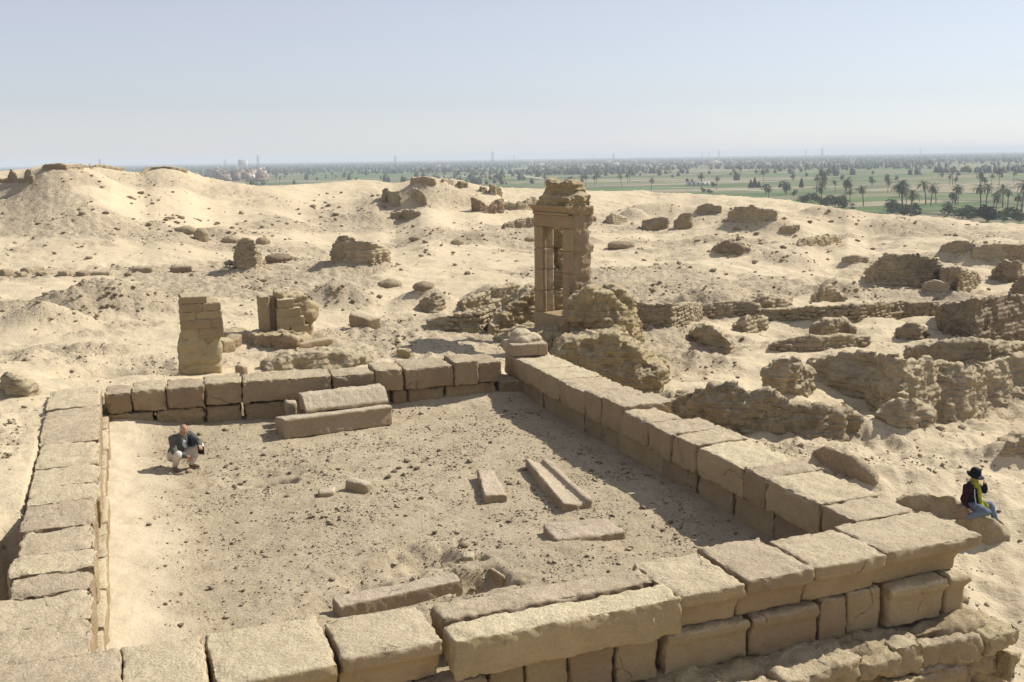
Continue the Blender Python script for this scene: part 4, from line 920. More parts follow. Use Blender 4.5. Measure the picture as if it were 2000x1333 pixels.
for k, rw in enumerate(rows):
    for j, (s0, s1) in enumerate(rw):
        block('block', (a[0] + w * s0 - .002, m[1] + .1 + jit(.02), hs[k] - .002), (a[0] + w * s1 + .002, m[1] + .75, hs[k + 1] + .002), M_LIME, rt, seed=450 + k * 5 + j, seg=.04, rnd=.007, rough=.018, chip=.03, lump=.02)
block('upright_slab', (a[0] + .02, m[1] + .25, zb + .1), (a[0] + w * .2, m[1] + .9, zt), M_LIMEW, rt, seed=470, seg=.05, rnd=.04, rough=.02, chip=.05)
block('upright_slab', (a[0] + w * .2, m[1] + .4, zb + .1), (a[0] + w * .33, m[1] + 1.0, zt - .05), M_LIMEW, rt, seed=471, seg=.05, rnd=.04, rough=.02, chip=.05)
block('capstone', (a[0] + w * .32, m[1] + .3, zt - .16), (a[0] + w * .5, m[1] + .85, zt + .12), M_LIMEW, rt, seed=472, seg=.05, rnd=.07, rough=.03, chip=.06)
# stone sill and tumbled blocks between the piers
ruin('stone_sill', 'pale stone sill lying between the two piers', [(432,664,650),(480,668,652),(525,682,656),(580,684,658),(600,676,662)], 1.3, M_YEL, voxel=.05, strata=.05, course=.25, batter=.1, amp=.7)
def slab_at(name, label, px0, py0, px1, py1, h, dep, mat, z=None, cat='block', group=None, seed=0, floor=False, tilt=(0, 0), sink=.06, parent=None, **kw):
    """stone whose near lower edge runs between two photo points"""
    if floor:
        a = G(px0, py0, z or 0); b = G(px1, py1, z or 0); a[2] = fz(a[0], a[1]); b[2] = fz(b[0], b[1])
    else: a = hit(px0, py0); b = hit(px1, py1)
    L = np.linalg.norm((b - a)[:2]); rz = math.atan2(b[1] - a[1], b[0] - a[0]); n = np.array([-math.sin(rz), math.cos(rz)]); zb = (a[2] + b[2]) / 2
    c = (a[:2] + b[:2]) / 2 + n * dep / 2; kk = dict(seg=.05, rnd=.04, rough=.02, chip=.05); kk.update(kw)
    v, f = block_arrays((L, dep, h + sink), seed=seed, **kk)
    me = mesh_arrays(name, v, f); shade_smooth(me); o = link(name, me, mat, parent); o.location = (c[0], c[1], zb - sink + (h + sink) / 2); o.rotation_euler = (tilt[0], tilt[1], rz)
    if label: tag(o, label, cat, group)
    return o
slab_at('stone_block', 'squared block wedged under the sill beside the tall pier', 437, 690, 462, 686, .38, .5, M_YEL, seed=480, tilt=(.1, .1))
slab_at('stone_block', 'small tumbled block next to the wedged block by the sill', 462, 680, 474, 676, .35, .4, M_YEL, seed=481, tilt=(.15, -.2))
slab_at('stone_slab', 'long flat slab lying on the grey mound behind the far wall', 584, 680, 652, 672, .16, .45, M_LIMEW, seed=482)
slab_at('stone_block', 'squarish stone block lying alone on the sand behind the courtyard', 682, 641, 718, 640, .38, .5, M_LIMEW, seed=483, rnd=.06)
slab_at('column_drum', 'short ribbed drum of stone lying just behind the far wall', 772, 694, 802, 700, .22, .3, M_MUDY, seed=484, rnd=.1)
slab_at('round_stone', 'single pinkish stone lying behind the far wall', 458, 734, 472, 735, .28, .22, M_LIME, seed=485, rnd=.12)

# ------------------------------------------------------------------ stones inside the courtyard
def quad_slab(name, label, cs, h, mat, seed, z=0.0, voxel=.03, amp=.25, parts=None, cat='slab', tilt=0.0, smooth=1):
    P = [G(a, b, z) for a, b in cs]; base = np.mean([fz(p[0], p[1]) for p in P]); sh = Shell()
    hs = h if hasattr(h, '__len__') else [h] * 4
    sh.hexa([(p[0], p[1], base - .12) for p in P], [(p[0], p[1], base + k) for p, k in zip(P, hs)])
    for extra in (parts or []): extra(sh, base)
    return mass(name, sh, voxel, mat, label, cat, amp=amp, seed=seed, smooth=smooth)
carved = slab_at('carved_beam', 'long carved stone beam with rounded upper edge by the far wall', 556, 860, 767, 831, .40, .8, M_SLAB, floor=True, seed=500, cat='carved stone', seg=.04, rnd=.025, rough=.01, chip=.03, tilt=(-.16, 0), warp=warp_torus(False, .06, .05))
_cz = .43
a = G(598, 808, _cz); b = G(761, 789, _cz)
L = np.linalg.norm((b - a)[:2]); rz = math.atan2(b[1] - a[1], b[0] - a[0]); nn = np.array([-math.sin(rz), math.cos(rz)])
def warp_s2(v, h):
    v = v.copy(); zr = np.clip((v[:, 2] + h[2]) / (2 * h[2]), 0, 1); s = np.clip((h[1] - v[:, 1]) / (2 * h[1]), 0, 1); v[:, 1] += s * .34 * np.clip((zr - .22) / .78, 0, 1); return v
v, f = block_arrays((L, .70, .36), seg=.032, rnd=.012, rough=.016, chip=.04, seed=501, warp=warp_s2)
o = link('cornice_fragment', mesh_arrays('cornice_fragment', v, f), M_SLAB); shade_smooth(o.data); o.location = ((a[0] + b[0]) / 2 + nn[0] * .36, (a[1] + b[1]) / 2 + nn[1] * .36, _cz + .165); o.rotation_euler = (0, 0, rz)
tag(o, 'broken cornice stone with sloping inscribed face lying on the carved beam', 'carved stone')
slab_at('stone_chunk', 'small square chunk left of the cornice stone on the carved beam', 560, 832, 582, 830, .55, .3, M_SLAB, floor=True, seed=502, rnd=.05)
slab_at('stone_beam', 'rectangular stone beam lying beside the dug pits near the front wall', 664, 1196, 905, 1142, .30, .34, M_SLAB, floor=True, seed=503, seg=.035, rnd=.02, rough=.012, chip=.025, sink=.2)
quad_slab('stone_slab', 'small tapering slab lying flat in the middle of the courtyard', [(946, 982), (992, 978), (966, 933), (934, 936)], [.16, .12, .12, .20], M_SLAB, 504)
def rail(sh, base):
    p0, p1 = G(1150, 991), G(1062, 909); d = np.array([.10, .04])
    sh.hexa([(p0[0] - .05, p0[1], base - .1), (p0[0] + .07, p0[1], base - .1), (p1[0] + .07, p1[1], base - .1), (p1[0] - .05, p1[1], base - .1)], [(p0[0] - .04, p0[1], base + .16), (p0[0] + .06, p0[1], base + .16), (p1[0] + .06, p1[1], base + .16), (p1[0] - .04, p1[1], base + .16)])
def plate(sh, base):
    c = [(1100, 999), (1128, 995), (1046, 911), (1027, 913)]; P = [G(a, b) for a, b in c]; hs = [.17, .10, .10, .20]
    sh.hexa([(p[0], p[1], base - .1) for p in P], [(p[0], p[1], base + k) for p, k in zip(P, hs)])
quad_slab('channel_slab', 'long slab with a channel and raised rim lying right of the small slab', [(1100, 999), (1154, 990), (1064, 908), (1027, 912)], .09, M_SLAB, 505, voxel=.022, amp=.18, parts=[rail, plate])
quad_slab('stone_slab', 'half-buried broken slab near the right end of the front wall', [(1086, 1070), (1222, 1050), (1180, 1026), (1060, 1040)], [.11, .08, .06, .13], M_SLAB, 506)
ed = thing('stone_kerb', G(935, 1110, -.1), 'sunken angular stone kerb around the dug pit behind the long beams', 'kerb')
for k, (p, q, tp) in enumerate([((880, 1106), (937, 1096), .0), ((937, 1097), (985, 1124), .0)]):
    a, b = G(*p), G(*q); L = np.linalg.norm((b - a)[:2]); c = (a + b) / 2
    block('kerb_slab', (c[0] - L / 2, c[1] - .03, -.32), (c[0] + L / 2, c[1] + .04, tp), M_LIMEW, ed, rz=math.atan2(b[1] - a[1], b[0] - a[0]), seed=510 + k, seg=.05, rnd=.02, rough=.01, chip=.03)
slab_at('stone_chunk', 'pale stone chunk propped left of centre in the courtyard', 672, 962, 716, 968, .20, .22, M_SLAB, floor=True, seed=515, rnd=.05, tilt=(0, .15))
slab_at('stone_chunk', 'thin flat chunk left of the propped pale stone', 622, 974, 655, 972, .08, .3, M_SLAB, floor=True, seed=516, rnd=.03)
slab_at('round_stone', 'pale rounded disc of stone above the sunken kerb', 900, 1096, 925, 1096, .10, .25, M_SLAB, floor=True, seed=517, rnd=.05)

# ------------------------------------------------------------------ rubble foundation under the front wall
def fpt(px, py, z): return G(px, py, z)
sh = Shell()
def wedge(x0, x1, ya, yb, z0, z1, k=.0):
    sh.hexa([(x0, ya - k, z0), (x1, ya - k, z0), (x1, yb, z0), (x0, yb, z0)], [(x0, ya, z1), (x1, ya, z1), (x1, yb, z1), (x0, yb, z1)])
foot = thing('rubble_footing', (6, 9.6, -1.8), 'crumbling rubble footing below the cornice wall and its right corner', 'footing')
wedge(2.6, 5.2, 9.72, 10.5, -2.4, -.16, .05); wedge(5.0, 7.4, 9.66, 10.5, -2.4, -.15, .05); wedge(7.2, 9.2, 9.66, 10.5, -2.4, -.15, .05); wedge(-2, 3, 9.75, 10.5, -2.4, -.2, .05)
wedge(8.3, 10.36, 9.62, 11.4, -2.6, -.12, .05)
wedge(9.9, 10.36, 9.7, 24.6, -2.4, -.14, .0)
mass('rubble_fill', sh, .045, M_YEL, parent=foot, amp=.75, strata=.05, course=.33, seed=91, smooth=0)
fkw = dict(seg=.045, rnd=.012, rough=.04, chip=.13, lump=.07)
fr = random.Random(31)
for layer, (z0, z1, out) in enumerate(((-.46, -.12, 9.30), (-.86, -.44, 9.36), (-1.35, -.84, 9.40), (-1.9, -1.3, 9.36))):
    x = 3.0 + layer * .4
    while x < 10.5:
        L = fr.choice((.45, .6, .75, .95, 1.2)); ya = out + fr.uniform(-.14, .16); x1 = min(x + L, 10.66)
        if fr.random() > .14: block('footing_block', (x, ya, z0 + fr.uniform(-.05, .05)), (x1 - .01, 10.0, z1 + fr.uniform(-.09, .04)), M_YEL if fr.random() < .6 else M_LIMEW, foot, rz=fr.uniform(-.10, .10), tilt=(fr.uniform(-.09, .06), fr.uniform(-.06, .06)), seed=700 + layer * 30 + int(x * 3), **fkw)
        x += L
for k, (ya, yb, z0, z1) in enumerate(((10.2, 11.2, -.5, -.1), (11.2, 12.4, -.55, -.14), (10.0, 11.4, -1.0, -.5), (12.4, 13.6, -.6, -.12), (11.4, 12.6, -1.1, -.55))):
    block('footing_block', (10.0, ya, z0), (10.62 - .05 * (k % 2), yb, z1), M_YEL, foot, rz=fr.uniform(-.06, .06), seed=860 + k, **fkw)
for k, (lb, x0, x1, ya, yb, z0, z1, rz) in enumerate((('large squared block lying loose in front of the cornice at lower right', 6.55,7.75,8.75,9.35,-1.3,-.42,.08),('cracked block lying below the long front beam', 5.05,6.35,8.85,9.35,-1.3,-.45,-.05),('small block wedged between the loose squared block and the footing', 6.0,6.6,9.0,9.4,-1.0,-.38,.3))):
    tag(block('fallen_block', (x0, ya, z0), (x1, yb, z1), M_LIMEW, None, rz=rz, tilt=(.04, -.03), seed=720 + k, **dict(fkw, chip=.07)), lb, 'block')

# ------------------------------------------------------------------ loose stones
def hull(n, seed, flat=.65):
    r = np.random.default_rng(seed); p = r.normal(size=(n, 3)); p /= np.linalg.norm(p, axis=1, keepdims=True); p *= r.uniform(.75, 1.05, (n, 1)); p *= np.array([1, r.uniform(.65, .95), flat * r.uniform(.75, 1.15)])
    bm = bmesh.new()
    for q in p: bm.verts.new(q)
    res = bmesh.ops.convex_hull(bm, input=bm.verts[:]); bmesh.ops.triangulate(bm, faces=bm.faces[:])
    loose = [v for v in bm.verts if not v.link_faces]; bmesh.ops.delete(bm, geom=loose, context='VERTS')
    bm.verts.index_update(); v = np.array([q.co[:] for q in bm.verts]); f = np.array([[q.index for q in fc.verts] for fc in bm.faces]); bm.free()
    return v * .5, f
HULLS = [hull(13, 900 + k) for k in range(14)]
def scatter(name, pts, sizes, mat, label_kind='stuff', flat=1.0):
    V = []; F = []; n = 0
    for (x, y, z), s in zip(pts, sizes):
        hv, hf = HULLS[rng.integers(len(HULLS))]; a = rng.random() * 6.283; ca, sa = math.cos(a), math.sin(a); t = rng.normal(0, .25)
        q = hv * s * np.array([1, 1, flat]); q = np.stack([q[:, 0] * ca - q[:, 1] * sa, q[:, 0] * sa + q[:, 1] * ca, q[:, 2] + q[:, 0] * t], 1)
        V.append(q + np.array([x, y, z + s * .12])); F.append(hf + n); n += len(hv)
    me = mesh_arrays(name, np.concatenate(V), np.concatenate(F)); o = link(name, me, mat); tag(o, kind='stuff'); return o
# pebbles on the courtyard floor
x = rng.uniform(-.3, 9.2, 42000); y = rng.uniform(10.8, 23.6, 42000); zf, dr = floor_h(x, y)
p = np.stack([x, y, 0 * x], 1); keep = (rng.random(42000) < (.18 + .82 * sstep(-.1, .45, fbm(p, .8, 4, 131, .65)))) & (rng.random(42000) > dr * 1.3)
x, y, zf = x[keep], y[keep], zf[keep]; s = np.clip(rng.lognormal(-3.8, .62, len(x)), .012, .16)
M_PEB = mat_stone('courtyard_pebble', (0.40, 0.32, 0.215), (0.30, 0.225, 0.145), (0.24, 0.165, 0.10), vary=.1, sc=.3)
M_PEBL = mat_stone('pale_pebble', (0.58, 0.48, 0.34), (0.52, 0.42, 0.29), (0.44, 0.34, 0.22), vary=.1, sc=.3)
k = rng.random(len(x)) < .6
scatter('courtyard_gravel', np.stack([x, y, zf], 1)[k], s[k], M_PEB, flat=.8); scatter('courtyard_chips', np.stack([x, y, zf], 1)[~k], s[~k], M_PEBL, flat=.5)
# larger loose stones in the courtyard, one by one
RM = []
for k in range(10):
    hv, hf = hull(22, 950 + k); m = mesh_arrays('loose_stone', hv, hf); m.materials.append(M_ROCK); RM.append(m)
def stone(px, py, size, floor=False, label=None, group=None, name='loose_stone', mat=None, me=None, cat='stone'):
    q = G(px, py) if floor else hit(px, py)
    if floor: q[2] = fz(q[0], q[1])
    o = bpy.data.objects.new(name, me or random.choice(RM)); col.objects.link(o); o.location = (q[0], q[1], q[2] + size * .14); o.rotation_euler = (jit(.2), jit(.2), random.uniform(0, 6.28)); o.scale = (size, size * random.uniform(.8, 1.1), size * random.uniform(.75, 1.0))
    tag(o, label, cat, group); return o
for (a, b, w) in ((440,912,14),(452,905,10),(470,936,12),(478,930,10),(497,946,16),(463,916,11),(795,905,16),(802,915,13),(780,918,12),(815,921,14),(770,925,14),(758,938,15),(825,905,10),(840,912,10),(788,930,11),(918,905,14),(985,830,9),(715,830,10),(850,1042,14),(905,1068,18),(390,850,14),(372,838,16),(860,760,10),(1232,1072,10),(640,900,9),(560,970,10)):
    zone = 'near the crouching person' if a < 520 and b > 835 else 'in the cluster at the middle of the courtyard' if 750 < a < 850 and 890 < b < 945 else 'apart from the clusters on the courtyard soil'
    stone(a, b, w / FPX * 22, True, 'small brown stone lying loose ' + zone, 'loose stones ' + zone)
# stones on the desert: named ones first
def desert_block(lbl, x0, x1, yb, hpx, dpt=.5, mat=None, seed=0):
    q = hit((x0 + x1) / 2, yb); dep = (q - CAM) @ _F
    slab_at('stone_block', lbl, x0, yb, x1, yb, hpx / FPX * dep, dpt, mat or M_ROCK, seed=seed, seg=.08, rnd=.07, chip=.09, rough=.03)
for k, (lbl, x0, x1, yb, h) in enumerate((('leftmost pale stone in the row of blocks on the sand', 8, 30, 540, 13), ('small dark stone second from left in the row of blocks', 31, 42, 542, 9), ('long tilted stone near the left end of the row of blocks', 54, 90, 535, 12), ('small stone right of the long tilted one in the row', 92, 104, 537, 7), ('broken stone in the middle of the row of blocks', 112, 131, 540, 9), ('square stone right of the middle of the row of blocks', 146, 165, 540, 8), ('thin yellowish slab in the row of blocks', 178, 215, 539, 7), ('oblong brown block lying on the sand, left of a matching pair', 256, 298, 533, 9), ('oblong brown block lying on the sand, right of a matching pair', 332, 375, 532, 10))):
    desert_block(lbl, x0, x1, yb, h, .6, seed=600 + k)
for k, (lbl, x0, x1, yb, h) in enumerate((('flat rounded boulder on the sand behind the squarish stone block', 740, 786, 562, 13), ('flat-bottomed boulder right of the flat rounded one', 806, 850, 566, 13), ('flat disc-shaped boulder right of the tapering stump', 521, 570, 511, 13), ('long boulder above the tapering stump in the boulder field', 435, 468, 475, 14), ('broken upright boulder in the left boulder field', 381, 408, 472, 26), ('flat boulder in the left boulder field below the hill', 343, 382, 457, 14), ('dark oval boulder left of the gateway doorway', 1022, 1047, 473, 11), ('long flat stone on the sand right of the gateway', 1187, 1240, 486, 14), ('small boulder beyond the tapering stump to its right', 500, 527, 478, 14), ('flat stone slab far left of the gateway on the sand', 798, 824, 470, 8), ('flat-topped stone left of the gateway in mid distance', 882, 905, 478, 9))):
    q = hit((x0 + x1) / 2, yb); dep = (q - CAM) @ _F; w = (x1 - x0) / FPX * dep; hh = h / FPX * dep
    sh = Shell(); c = q[:2] + away(q) * w * .3; sh.ell((c[0], c[1], q[2] + hh * .35), (w * .52, w * .42, hh * .65))
    mass('boulder', sh, max(.06, w * .05), M_ROCK, lbl, 'boulder', amp=.5, seed=620 + k)
# then the many look-alikes
LBL = 'weathered brown stone lying loose on the open desert sand'; GRP = 'loose stones on the desert'
cand = []
for (cx, cy, sx, sy, n, zone) in ((420, 440, 170, 26, 52, 'in the boulder field left of the tapering stump'), (250, 385, 120, 30, 22, 'on the slope of the left hill'), (210, 595, 90, 28, 26, 'on the rubble heap left of the piers'), (660, 575, 50, 16, 16, 'on the rubble heap right of the piers'), (560, 590, 60, 30, 16, 'on the sand behind the shorter pier'), (620, 410, 90, 30, 20, 'on the sand left of the central ruined hill'), (860, 470, 120, 40, 22, 'on the sand below the central ruined hill'), (1080, 540, 120, 40, 12, 'on the sand beside the gateway'), (1500, 470, 150, 40, 24, 'on the sand below the conical mound at the right'), (1380, 540, 120, 30, 16, 'on the sand behind the gateway brick wall'), (1850, 470, 110, 30, 14, 'on the far right slope'), (130, 470, 90, 50, 14, 'above the row of blocks at the left'), (700, 620, 120, 50, 10, 'on the sand between piers and gateway'), (1350, 690, 150, 60, 14, 'on the sand right of the gateway mound'), (1720, 590, 130, 20, 12, 'at the foot of the large brick wall')):
    for _ in range(n): cand.append((random.gauss(cx, sx * .6), random.gauss(cy, sy * .6), random.choice((6, 7, 8, 8, 9, 10, 12, 14, 17)), zone))
for a, b, w, zone in cand:
    if not (0 < a < 2000 and 345 < b < 760): continue
    q = hit(a, b)
    if math.hypot(q[0], q[1]) > 140: continue
    if X0 - .3 < q[0] < X1 + .3 and Y0 < q[1] < Y1 + .3: continue
    o = stone(a, b, w / FPX * ((q - CAM) @ _F), False, 'weathered brown stone lying loose ' + zone, 'loose stones ' + zone)
# and the rest as rubble
n = 80000; az = rng.uniform(R(-10), R(52), n); r = np.exp(rng.uniform(math.log(16), math.log(135), n)); x, y = r * np.sin(az), r * np.cos(az)
p = np.stack([x, y, 0 * x], 1); m = rub_mask(x, y); cl = sstep(-.05, .45, fbm(p, .22, 4, 151)); mh = mound_h(x, y)
prob = (.04 + .75 * m * cl + .6 * sstep(.15, .5, mh)) * sstep(145, 90, r); keep = rng.random(n) < prob
inb = (x > X0 - .3) & (x < X1 + .3) & (y > Y0 - 1) & (y < Y1 + .3); keep &= ~inb; x, y, r = x[keep], y[keep], r[keep]; zt = H(x, y)
s = np.clip(rng.lognormal(-2.55, .6, len(x)), .04, .5) * np.clip(r / 45, .6, 1.5)
scatter('desert_rubble', np.stack([x, y, zt], 1), s, M_ROCK, flat=.85)

# ------------------------------------------------------------------ the valley: palms, trees, houses, pylons
PZ = PLAIN_Z
def palm_meshes(seed, Hh=9.0, lean=.6, nf=26, fl=3.0):
    r = np.random.default_rng(seed); V = []; F = []; n = 9; m = 7
    for j in range(n):
        t = j / (n - 1); c = np.array([lean * t * t, 0, Hh * t]); rad = .26 * (1 - .35 * t) * (1.25 if j == 0 else 1) * (1 + .06 * (-1) ** j)
        for i in range(m): V.append(c + rad * np.array([math.cos(6.283 * i / m), math.sin(6.283 * i / m), 0]))
    for j in range(n - 1):
        for i in range(m): F.append((j * m + i, j * m + (i + 1) % m, (j + 1) * m + (i + 1) % m, (j + 1) * m + i))
    tr = mesh_arrays('trunk', np.array(V), np.array(F)); shade_smooth(tr); tr.materials.append(M_TRUNK)
    V = []; F = []; top = np.array([lean, 0, Hh])
    for k in range(nf):
        az = 6.283 * k / nf * 2.618 + r.normal(0, .2); el = math.radians(r.uniform(-45, 80)); L = fl * r.uniform(.8, 1.1); d = np.array([math.cos(az), math.sin(az), 0]); s = np.array([-d[1], d[0], 0])
        p = top.copy(); e = el; segs = 7; pts = [p]
        for q in range(segs):
            p = p + (d * math.cos(e) + np.array([0, 0, math.sin(e)])) * L / segs; e -= r.uniform(.16, .26); pts.append(p)
        for q in range(segs):
            w = .52 * math.sin(math.pi * (q + .8) / (segs + 1.2)) + .06; a, b = pts[q], pts[q + 1]
            for sg in (-1, 1):                      # leaflets hang from both sides of the rib
                for t0 in (0, .5):
                    i0 = len(V); aa = a + (b - a) * t0; bb = a + (b - a) * (t0 + .38); tip = (aa + bb) / 2 + s * sg * w + (b - a) * .55 - np.array([0, 0, .22 * w + .08])
                    V += [aa, bb, tip]; F.append((i0, i0 + 1, i0 + 2))
    cr = mesh_arrays('crown', np.array(V), np.array(F)); cr.materials.append(M_PALM)
    return tr, cr
def leaf_crown(seed, rx, rz, zc, n=260, leaf=.55, cone=False, mat=None, lumps=7):
    r = np.random.default_rng(seed); V = []; F = []; L = []
    for k in range(lumps):
        u = r.normal(size=3); u /= np.linalg.norm(u); q = u * r.uniform(.3, .75) * np.array([rx, rx, rz]); L.append((q, r.uniform(.35, .6) * rx))
    for k in range(n):
        if cone:
            t = r.random() ** .7; a = r.random() * 6.283; rad = rx * t * (.55 + .5 * r.random()); c = np.array([rad * math.cos(a), rad * math.sin(a), rz * (1 - 2 * t)])
        else:
            q, rd = L[r.integers(lumps)]; u = r.normal(size=3); u /= np.linalg.norm(u); c = q + u * rd * r.uniform(.75, 1.0) * np.array([1, 1, rz / rx])
        c = c + np.array([0, 0, zc]); u = r.normal(size=3); u /= np.linalg.norm(u); w = np.cross(u, r.normal(size=3)); w /= np.linalg.norm(w); s = leaf * r.uniform(.6, 1.3); i0 = len(V)
        V += [c - u * s, c + w * s * .6, c + u * s, c - w * s * .6]; F.append((i0, i0 + 1, i0 + 2, i0 + 3))
    me = mesh_arrays('crown', np.array(V), np.array(F)); me.materials.append(mat or M_LEAF); return me
def stem(h, r0):
    v = []; f = []
    for j, t in enumerate((0, .5, 1)):
        for i in range(6): v.append((r0 * (1 - .4 * t) * math.cos(i * 1.047), r0 * (1 - .4 * t) * math.sin(i * 1.047), h * t))
    for j in range(2):
        for i in range(6): f.append((j * 6 + i, j * 6 + (i + 1) % 6, (j + 1) * 6 + (i + 1) % 6, (j + 1) * 6 + i))
    me = mesh_arrays('trunk', np.array(v), np.array(f)); me.materials.append(M_TRUNK); return me
PALMS = [palm_meshes(1, 9, .5, 36, 3.6), palm_meshes(2, 9, -.9, 32, 3.4), palm_meshes(3, 9, .2, 42, 4.0), palm_meshes(4, 9, 1.2, 32, 3.4)]
BUSHES = [(stem(1.5, .2), leaf_crown(11, 2.8, 2.0, 2.3, 420, .34)), (stem(1.8, .25), leaf_crown(12, 3.2, 2.4, 2.8, 460, .34)), (stem(1.2, .2), leaf_crown(13, 2.4, 1.5, 1.7, 340, .32))]
TREES = [(stem(3.5, .35), leaf_crown(21, 3.6, 3.4, 5.4, 620, .38)), (stem(3.0, .3), leaf_crown(22, 3.2, 3.8, 5.4, 600, .38))]
CONES = [(stem(2.5, .3), leaf_crown(31, 2.6, 4.4, 5.0, 520, .55, True, M_LEAFD)), (stem(2.0, .3), leaf_crown(32, 2.2, 4.6, 5.0, 480, .55, True, M_LEAFD))]
DARK = (stem(2.0, .4), leaf_crown(41, 4.2, 4.2, 4.6, 1500, .5, False, M_LEAFD, 12))
def plant(kind, name, px, py, hpx, label, cat, group, h0=9.0, wide=1.0):
    q = G(px, py, PZ); dep = (q - CAM) @ _F; h = hpx / FPX * dep; k = h / h0
    rt = thing(name, (q[0], q[1], PZ), label, cat, group); rt.rotation_euler = (0, 0, random.uniform(0, 6.28)); rt.scale = (k * wide, k * wide, k)
    for nm, me in zip(('trunk', 'crown'), kind):
        o = bpy.data.objects.new(nm, me); col.objects.link(o); o.parent = rt
    return rt
PG = 'date palms at the edge of the fields'
near_palms = ((1604,402,40,'tall leaning date palm above the leftmost grove at the field edge'),(1639,408,24,None),(1660,397,24,None),(1686,403,38,'slender lone date palm between the two right-hand groves'),(1744,421,26,None),(1762,416,60,'tallest date palm in the middle grove on the right'),(1779,423,48,None),(1808,400,44,'thick-crowned date palm of the twin pair in the right valley'),(1818,402,40,None),(1866,400,38,'lone date palm right of the twin pair'),(1850,428,32,None),(1915,408,46,'broad date palm beside the dark round tree'),(1926,404,42,None),(1940,410,36,None),(1958,405,40,None),(1968,408,38,None),(1995,414,58,'tall date palm at the right edge of the view'),(1575,398,18,None),(1501,389,22,'short bushy date palm alone left of the groves'),(1770,398,24,None),(1590,396,18,None),(1616,404,22,None),(1648,402,20,None),(1828,398,30,None),(1945,418,34,None),(1985,420,40,None))
for k, (a, b, h, lb) in enumerate(near_palms):
    plant(PALMS[k % 4], 'date_palm', a, b, h, lb or 'date palm standing in the groves along the near field edge', 'palm tree', PG, 10.0, 1.25)
for k in range(80):
    a = random.choice((random.uniform(1570, 1670), random.uniform(1730, 1800), random.uniform(1840, 2000), random.uniform(1880, 2000))); b = np.interp(a, [1570, 1700, 1850, 2000], [397, 412, 426, 432]) + random.uniform(-9, 3)
    plant(BUSHES[k % 3], 'green_bush', a, b, random.choice((7, 9, 11, 13, 16, 21)), 'leafy green bush ' + (zb := 'in the left grove below the tall leaning palm' if a < 1680 else 'in the middle grove of palms' if a < 1830 else 'in the thicket at the right by the dark tree'), 'bush', 'bushes ' + zb, 4.4, 1.3)
plant(DARK, 'dark_tree', 1927, 434, 34, 'dark round tree among the palms near the right edge', 'tree', None, 8.8)
for a, b, h, lb in ((1466,368,17,'left conical dark tree of the trio in the fields'),(1474,368,21,'tallest conical dark tree of the trio in the fields'),(1482,368,14,'right conical dark tree of the trio in the fields'),(1523,367,12,'small conical tree left of the single tall conical one'),(1541,367,10,'smallest conical tree in the row across the fields'),(1565,367,19,'single broad conical tree at the right of the row')):
    plant(CONES[a % 2], 'conical_tree', a, b, h, lb, 'tree', 'conical trees in the fields', 9.6, 1.25)
for a, b, h, lb in ((1374,377,12,'dark low tree at the plateau edge left of the conical trees'),(1386,379,11,'wide dark bush at the plateau edge left of the conical trees'),(1393,366,12,'round tree in the field above the dark plateau bush')):
    plant(BUSHES[1], 'field_tree', a, b, h, lb, 'tree', None, 5.2, 1.1)
TL = {'palm': 'date palm standing far off among the valley fields', 'tree': 'dark leafy tree standing far off in the valley fields'}
cnt = 0; R2_ = random.Random(5)
while cnt < 210:
    a = R2_.uniform(380, 2000); hz = 319 + _s * (a - 250); lowb = np.interp(a, [380, 520, 700, 900, 1060, 1300, 1500, 1700, 2000], [348, 361, 350, 360, 366, 374, 384, 400, 415])
    b = hz + 14 + (lowb - hz - 14) * R2_.random() ** 1.25
    if noise3(np.array([[a * .02, b * .12, 3.3]]), 8)[0] < (.0 if a < 1000 else .14) and R2_.random() < .93: continue
    dep = 24 * FPX / (b - hz); pal = R2_.random() < .5; hm = R2_.uniform(7, 12) if pal else R2_.uniform(4.5, 9)
    zone = 'beyond the left sand crest' if a < 700 else 'behind the central ruined hill' if a < 1040 else 'in the fields above the gateway' if a < 1400 else 'in the fields right of centre' if a < 1720 else 'in the far fields at the right'
    plant(PALMS[cnt % 4] if pal else TREES[cnt % 2], 'date_palm' if pal else 'leafy_tree', a, b, hm / dep * FPX, ('far date palm standing ' if pal else 'far leafy tree standing ') + zone, 'palm tree' if pal else 'tree', ('far palms ' if pal else 'far trees ') + zone, 10.5 if pal else 9.0); cnt += 1
